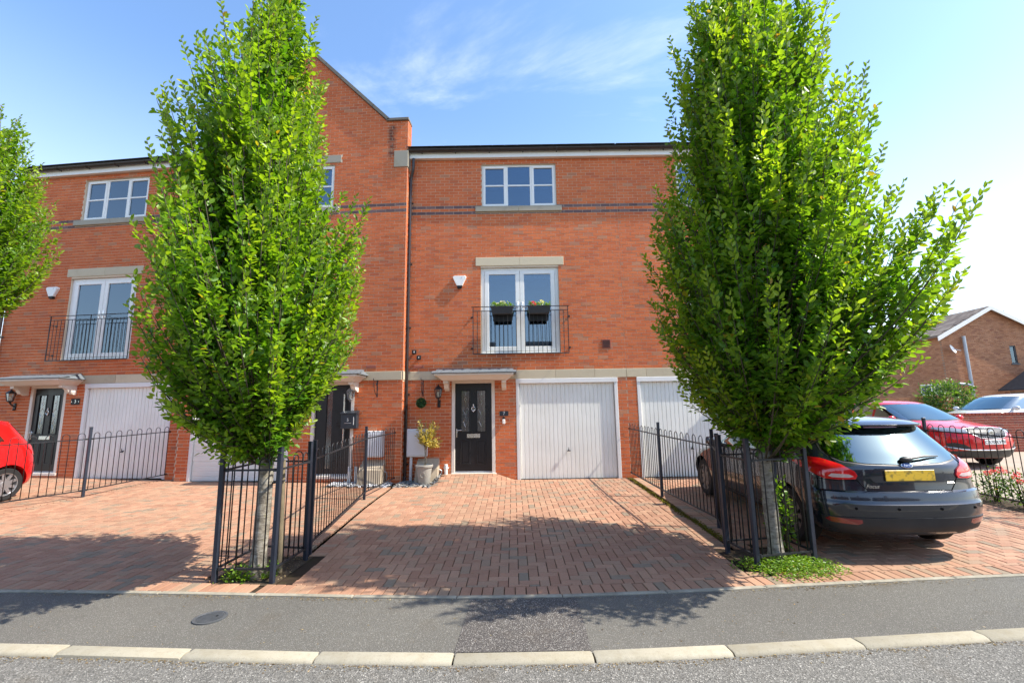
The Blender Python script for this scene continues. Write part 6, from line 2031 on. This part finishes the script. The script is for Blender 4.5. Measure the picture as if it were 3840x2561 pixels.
# flower boxes hung on the balcony guard
def flower_box(x0, x1, label, petals, seed):
    rg = np.random.default_rng(seed)
    r = empty('flower_box', at_house(h7, (x0+x1)/2, 3.77), 0, label, 'flower box', 'ribbed flower boxes on the balcony guard')
    w = (x1-x0)/2
    MB().frustum((-w*.9, w*.9, -.36, -.235, .115), (-w, w, -.40, -.225, .275)).build('box', MT['planter'], r)
    MB().bbox(-w-.008, w+.008, -.408, -.217, .268, .285, .004).build('rim', MT['planter'], r)
    for k in range(11):
        u = -1+2*(k+.5)/11
        MB().add([(u*w*.9-.008, -.366, .122), (u*w*.9+.008, -.366, .122), (u*w+.009, -.404, .265), (u*w-.009, -.404, .265), (u*w*.9-.008, -.355, .122), (u*w*.9+.008, -.355, .122), (u*w+.009, -.393, .265), (u*w-.009, -.393, .265)], [(0, 1, 2, 3), (0, 4, 5, 1), (1, 5, 6, 2), (2, 6, 7, 3), (3, 7, 4, 0)]).build('rib', MT['planter'], r)
    MB().frustum((-w*.82, w*.82, -.175, -.09, -.02), (-w*.88, w*.88, -.19, -.08, .16)).build('rear_black_box', MT['ink'], r)  # black box lower down, behind the rail of the guard
    for sx in (-.6, .6): MB().tube([(sx*w, -.24, .24), (sx*w, -.205, .325), (sx*w, -.19, .30), (sx*w, -.18, .2)], .006, 5).build('hook', MT['iron'], r)
    n = 300
    X = rg.uniform(-w*.98, w*.98, n); hgt = .06+.06*np.sin(X*19+seed)**2
    P = np.stack([X, rg.uniform(-.41, -.24, n), .27+rg.uniform(0, 1, n)*hgt], 1)
    leaf_mesh('plants', P, rg.normal(size=(n, 3))+np.array([0, -.2, .6]), rg.normal(size=(n, 3))+np.array([0, 0, 1.]), rg.uniform(.025, .055, n), np.full(n, .55), rg.uniform(0, 1, n), MT['weed'], r)
    for m_, cx_, cz_, nn, nm in petals:
        v = rg.normal(size=(nn, 3)); v /= np.linalg.norm(v, axis=1)[:, None]
        leaf_mesh(nm, np.array([cx_, -.35, cz_])+v*np.array([.05, .045, .04]), v+np.array([0, -.4, .2]), rg.normal(size=(nn, 3)), rg.uniform(.02, .036, nn), np.full(nn, .9), rg.uniform(0, 1, nn), MT[m_], r)
flower_box(2.03, 2.54, 'ribbed grey flower box with pale green plants', [('cream_petal', .02, .36, 40, 'pale_flowers'), ('cream_petal', -.1, .31, 25, 'pale_flowers')], 5)
flower_box(2.88, 3.39, 'ribbed grey flower box with magenta flowers', [('pink', -.14, .33, 90, 'magenta_flowers'), ('cream_petal', .05, .36, 45, 'pale_flowers')], 6)

# slate chippings
def chips(name, label, fn, n, mat, seed):
    rg = np.random.default_rng(seed); m = MB()
    for i in range(n):
        x, y = fn(rg); z = zg(x, y)+rg.uniform(-.004, .022); a = rg.uniform(0, PI); L_, W_ = rg.uniform(.02, .05), rg.uniform(.012, .03); tl = rg.normal()*.3
        c, s_ = math.cos(a), math.sin(a); vs = []
        for zz in (-.005, .006):
            for ux, uy in ((-1, -.8), (.8, -1), (1, .7), (-.7, 1)): vs.append((x+ux*L_*c-uy*W_*s_, y+ux*L_*s_+uy*W_*c, z+zz+ux*L_*tl))
        m.add(vs, [(4, 5, 6, 7), (0, 1, 5, 4), (1, 2, 6, 5), (2, 3, 7, 6), (3, 0, 4, 7)])
    return tag(m.build(name, mat, fix=False), label, 'chippings', kind='stuff')
sheet('gravel_bed', lin(-2.5, -1.70, 4), lambda x: [9.93, 10.2, 10.49], lambda x, y: zg(x, y)+.002, MT['soil'], label='chipping bed below the meter box by the black door', cat='gravel bed')
chips('slate_chippings', 'grey slate chippings round the potted tree', lambda rg: (rg.uniform(-2.5, -1.64), 10.46-abs(rg.normal(0, .26))), 1100, MT['chip'], 3)
t = NT('white_chip')
MT['white_chip'] = t.pbr(t.ramp(t.rand(), [(0, (.35, .36, .38)), (1, (.65, .66, .68))]), .8)
chips('white_chippings', 'white chippings along the foot of the gabled house', lambda rg: (lambda x: (x, yend_row(x)-.02-abs(rg.normal(0, .16))))(rg.uniform(-3.95, -2.66)), 1000, MT['white_chip'], 4)

# potted tree
pt = empty('potted_tree', (-1.93, 10.08, zg(-1.93, 10.08)+.012), 0, 'small yellow leaved tree in a grey stone pot beside the black door', 'potted tree')
MB().lathe([(.115, 0), (.125, .02), (.165, .34), (.185, .35), (.190, .39), (.175, .40), (.160, .385), (.150, .34), (.0, .33)], 28, (0, 0, 0), caps=False).build('pot', MT['pot'], pt, smooth=True)
MB().tube([(.045*math.cos(a), -.152, .20+.055*math.sin(a)) for a in lin(0, 2*PI*15/16, 16)], .006, 5, closed=True).build('emblem', MT['pot'], pt)
rg = np.random.default_rng(41)
sb = MB().tube([(0, 0, .3), (.02, 0, .55), (.01, .0, .78), (.03, 0, .95)], [.016, .013, .012, .009], 7).tube([(.03, .02, .32), (.035, .01, .60), (.05, 0, .85)], [.010, .009, .006], 6)
P, D, N, S, Wd, Y = [], [], [], [], [], []
for i in range(52):
    a = rg.uniform(0, 2*PI); q = rg.uniform(.1, .24); zt_ = rg.uniform(.80, 1.32); 
    e_ = np.array([.03+q*math.cos(a)*(1.25 if math.cos(a) > 0 else .85), q*math.sin(a), zt_-.35*q*math.cos(a)])
    b_ = np.array([.02, 0, .70+.2*rg.uniform()])
    sb.tube([tuple(b_), tuple((b_+e_)/2+np.array([0, 0, .03])), tuple(e_)], [.005, .004, .002], 4)
    for k in range(30):
        t_ = rg.uniform(.45, 1.08); P.append(b_+(e_-b_)*t_+rg.normal(size=3)*.012); D.append(rg.normal(size=3)*.7+unit(e_-b_)); N.append(rg.normal(size=3)+np.array([0, -.3, .8])); S.append(rg.uniform(.035, .065)); Wd.append(.40); Y.append(rg.uniform(0, 1))
sb.build('stems', MT['bark'], pt, smooth='all', fix=False)
leaf_mesh('foliage', P, D, N, S, Wd, Y, MT['pale_leaf'], pt)

# ------------------------------------------------------------------ right-hand background
def plain_brick_wall(name, label, x0, y0, W, z0, z1, rz, mat, mort, coping, n_parts, group=None):
    r = empty(name, (x0, y0, 0), rz, label, 'wall', group)
    w = MB().box(0, W, 0, .21, z0-.3, z1).build('wall', mort, r)
    brickwork(w, r, W, z0, z1, z0, [], lambda z: False, mat, mat, n_parts)
    if coping:
        n = int(W/.112)
        cm = MB()
        for i in range(n): MB().bbox(i*W/n+.004, (i+1)*W/n-.004, -.012, .222, z1+.001, z1+.075, .005).build('coping_brick', mat, r)
    return r
plain_brick_wall('garden_wall', 'low red brick wall, shade painted into its colour, in front of the white car', 12.55, 13.9, 11, .2, 1.36, 0, MT['shade_toned_brick'], MT['mortar'], True, 260)
plain_brick_wall('boundary_wall', 'brown brick wall below the brown gabled house', 9.6, 19.2, 17, .3, 2.05, 0, MT['brown_brick'], MT['brown_mortar'], False, 150)
bh = empty('brick_house', (24.75, 26, 0), 0, 'brown brick house with white bargeboards and a grey flue', 'house')
Wb = 5.85; zb_ = .4; ez, az_ = 5.75, 7.25
wm = wall_with_holes(Wb, 0, 7.3, [(3.86, 4.22, 4.02, 5.05)], .2, [(az_-ez, Wb/2, (az_-ez)*Wb/2+Wb/2*az_), (-(az_-ez), Wb/2, -(az_-ez)*Wb/2+Wb/2*az_)])
wm.add([(0, 0, 0), (0, 9, 0), (0, 9, ez), (0, 0, ez)], [(0, 1, 2, 3)])
wl_ = wm.build('wall', MT['brown_mortar'], bh, fix=False)
brickwork(wl_, bh, Wb, .4, 7.3, .4, [(3.86, 4.22, 4.02, 5.05)], lambda z: False, MT['brown_brick'], MT['brown_brick'], 260, [(az_-ez, Wb/2, (az_-ez)*Wb/2+Wb/2*az_), (-(az_-ez), Wb/2, -(az_-ez)*Wb/2+Wb/2*az_)], visible=lambda x, z: z > 2.3)
sm = MB()
k = 0; z = .4
while z < ez:
    y = .005+(.1125 if k % 2 else 0)
    while y < 6: sm.box(-.006, .004, y, y+BL, z+.005, z+.07); y += .225
    z += .075; k += 1
tag(sm.build('brickwork', MT['brown_brick'], wl_, fix=False), kind='stuff')
dk = simple('grey_window_frame', (.06, .07, .08), .4)
wb = MB()
for a, b, c, d in ((3.86, 4.22, 4.02, 4.08), (3.86, 4.22, 4.99, 5.05), (3.86, 3.92, 4.079, 4.991), (4.16, 4.22, 4.079, 4.991)): wb.bbox(a, b, .03, .09, c, d, .004)
wbo = wb.build('window', dk, bh); pane_box(3.918, 4.162, 4.078, 4.992, .06).build('pane', MT['pane'], wbo); room_box(3.87, 4.21, 4.03, 5.04, .1, .8).build('room', MT['room'], wbo)
MB().bbox(3.80, 4.28, -.05, .03, 3.95, 4.018, .004).build('sill', dk, wbo)
# side window low on the flank
sw = MB(); sw.box(-.03, .02, .35, 1.75, 2.32, 2.38).box(-.03, .02, .35, 1.75, 2.90, 2.96).box(-.029, .02, .35, .42, 2.38, 2.90).box(-.029, .02, 1.0, 1.07, 2.38, 2.90).box(-.029, .02, 1.68, 1.75, 2.38, 2.90)
swo = sw.build('window', MT['upvc'], bh); MB().box(-.012, .0, .40, 1.70, 2.36, 2.92).build('pane', MT['room'], swo)
sl = math.atan2(az_-ez, Wb/2); Ls = math.hypot(az_-ez, Wb/2)
roof_b = MB()
for s_ in (0, 1):
    X = (lambda x: x) if s_ == 0 else (lambda x: Wb-x)
    roof_b.add([(X(-.35), -.25, ez-.18), (X(Wb/2), -.25, az_+.02), (X(Wb/2), 9, az_+.02), (X(-.35), 9, ez-.18), (X(-.35), -.25, ez-.10), (X(Wb/2), -.25, az_+.10), (X(Wb/2), 9, az_+.10), (X(-.35), 9, ez-.10)], [(0, 1, 2, 3), (4, 5, 6, 7), (0, 1, 5, 4), (2, 3, 7, 6), (0, 3, 7, 4)])
rb = roof_b.build('roof', MT['tile'], bh)
tm = MB().box(-.16, .16, -.18, .18, 0, .03).mesh('roof_tile'); tm.materials.append(MT['tile'])
nrow = 11
for j in range(nrow):
    d = .02+j*(Ls+.33)/nrow
    for i in range(24):
        o = link_mesh('roof_tile', tm, None, rb, ((-.35+math.cos(sl)*(d+.16)), -.08+i*.34+(.17 if j % 2 else 0), ez-.10+math.sin(sl)*(d+.16)+.012))
        o.rotation_euler = (0, -sl-R(3), 0)
for s_ in (0, 1):
    X = (lambda x: x) if s_ == 0 else (lambda x: Wb-x)
    MB().add([(X(-.40), -.30, ez-.40), (X(Wb/2), -.30, az_-.12), (X(Wb/2), -.30, az_+.10), (X(-.40), -.30, ez-.15), (X(-.40), -.26, ez-.40), (X(Wb/2), -.26, az_-.12), (X(Wb/2), -.26, az_+.10), (X(-.40), -.26, ez-.15)], [(0, 1, 2, 3), (4, 7, 6, 5), (0, 4, 5, 1), (2, 6, 7, 3), (0, 3, 7, 4)]).build('bargeboard', MT['upvc'], bh)
MB().cyl((1.18, -.16, 2.0), (1.18, -.16, 5.62), .085, n=14).tube([(1.18, -.16, 2.75), (.9, -.2, 2.86), (.45, -.2, 2.9)], .07, 10).build('flue', MT['galv'], bh, smooth=True)
dsh = empty('satellite_dish', (25.0, 25.72, 4.85), 0, 'small grey satellite dish on the brown house', 'satellite dish')
MB().lathe([(.0, .0), (.12, .015), (.22, .05), (.26, .075)], 20, (0, 0, 0), 'y', caps=False).build('dish', MT['galv'], dsh, smooth='all', fix=False)
dsh.rotation_euler = (R(20), 0, R(-150))
MB().cyl((0, .05, 0), (0, .33, -.25), .02, n=8).build('arm', MT['galv'], dsh)
ob = empty('brick_outbuilding', (27.3, 22.4, -.35), 0, 'brick outbuilding with a dark tiled roof and white fascia', 'outbuilding')
wo_ = MB().box(.25, 6, 0, 3, 0, 2.75).build('wall', MT['brown_mortar'], ob)
brickwork(wo_, ob, 6, .4, 2.72, .4, [(-1, .25, 0, 9)], lambda z: False, MT['brown_brick'], MT['brown_brick'], 150)
MB().box(.12, 6, -.16, -.12, 2.62, 2.80).build('fascia', MT['upvc'], ob)
MB().cyl((.42, -.08, .4), (.42, -.08, 2.7), .035, n=10).build('downpipe', MT['black_pvc'], ob, smooth=True)
orf = MB().add([(-.1, -.3, 2.80), (6, -.3, 2.80), (6, 2.4, 4.3), (1.4, 2.4, 4.3), (-.1, -.3, 2.86), (6, -.3, 2.86), (6, 2.4, 4.36), (1.4, 2.4, 4.36), (-.1, 3.3, 2.80), (-.1, 3.3, 2.86)], [(0, 1, 2, 3), (4, 5, 6, 7), (0, 1, 5, 4), (0, 3, 8), (4, 7, 9), (0, 8, 9, 4)]).build('roof', MT['dark_tile'], ob)
for j in range(8):
    za, ya = 2.86+1.5*j/8, -.3+2.7*j/8
    x0_ = -.1+1.5*j/8
    MB().add([(x0_, ya-.02, za+.03), (6, ya-.02, za+.03), (6, ya+.35, za+.2), (x0_+.15, ya+.35, za+.2), (x0_, ya-.02, za), (6, ya-.02, za)], [(0, 1, 2, 3), (0, 4, 5, 1)]).build('tile_course', MT['dark_tile'], orf, fix=False)
shrub('garden_shrub', (17.6, 18.6, 1.0), 'rounded green shrub in front of the brown house', 'shrub', .95, .8, .85, 2600, MT['leaf2'], (.07, .14), 55, stems=10, shell=.2)
shrub('garden_shrub', (14.2, 18.5, 1.0), 'low dark shrub behind the red crossover', 'shrub', 1.0, .7, .55, 1500, MT['leaf2'], (.07, .13), 57, stems=8, shell=.2, young=.1)
ta = empty('tv_aerial', (29.0, 26.6, 6.7), 0, 'thin television aerial on the brown house roof', 'aerial')
MB().cyl((0, 0, -.3), (0, 0, .55), .02, n=6).build('mast', MT['galv'], ta)
MB().cyl((-.35, 0, .5), (.45, -.2, .5), .012, n=6).build('boom', MT['galv'], ta)
for k in range(7): MB().cyl((-.3+k*.11, -.05*k/2-.15, .5), (-.3+k*.11+.05, -.05*k/2+.18, .5), .007, n=5).build('element', MT['galv'], ta)

# ------------------------------------------------------------------ the other side of the street (seen in glass and paint)
def far_house(x, y, label, wallmat, w=7.6):
    r = empty('opposite_house', (x, y, -.05), PI, label, 'house', 'houses on the other side of the street')
    MB().box(-w/2, w/2, 0, 7, 0, 5.1).build('wall', wallmat, r)
    MB().add([(-w/2-.3, -.35, 5.0), (w/2+.3, -.35, 5.0), (w/2+.3, 3.5, 7.6), (-w/2-.3, 3.5, 7.6), (-w/2-.3, 7.35, 5.0), (w/2+.3, 7.35, 5.0)], [(0, 1, 2, 3), (3, 2, 5, 4), (0, 3, 4), (1, 5, 2), (0, 4, 5, 1)]).build('roof', MT['dark_tile'], r)
    for wx in (-2.2, 2.0):
        for wz in (.9, 3.2):
            f = MB().box(wx-.75, wx+.75, -.05, .02, wz, wz+1.25).build('window', MT['upvc'], r)
            MB().box(wx-.67, wx-.04, -.062, -.04, wz+.08, wz+1.17).build('pane', MT['room'], f); MB().box(wx+.04, wx+.67, -.062, -.04, wz+.08, wz+1.17).build('pane', MT['room'], f)
    MB().box(-.5, .5, -.05, .02, 0, 2.1).build('door', MT['door_black'], r)
    MB().box(-.35, .35, 2.9, 3.6, 6.6, 8.6).build('chimney', wallmat, r)
for x, y, lb in ((-15, -12.5, 'two storey red brick house far across the street'), (-5.5, -13.0, 'two storey brown brick house straight across the street'), (4.5, -13.0, 'two storey deep red brick house across the street'), (14.5, -12.3, 'two storey brown brick house across from the navy hatchback')):
    far_house(x, y, lb, {-15: MT['brick'], -5.5: MT['brown_brick'], 4.5: MT['shade_toned_brick'], 14.5: MT['brown_brick']}[x])
sheet('opposite_pavement', lin(-40, 40, 9), lambda x: [-9.2, -7.4], lambda x, y: -.018, MT['asphalt_path'], label='asphalt footway across the street', cat='pavement')
shrub('street_hedge', (-10.5, -10.3, 0), 'clipped green hedge across the street', 'hedge', 2.4, .5, .75, 2400, MT['leaf2'], (.08, .15), 71, stems=12, shell=.3)
shrub('street_hedge', (9.6, -10.3, 0), 'second clipped green hedge across the street beside the deep red brick house', 'hedge', 2.2, .5, .7, 2200, MT['leaf2'], (.08, .15), 72, stems=12, shell=.3)
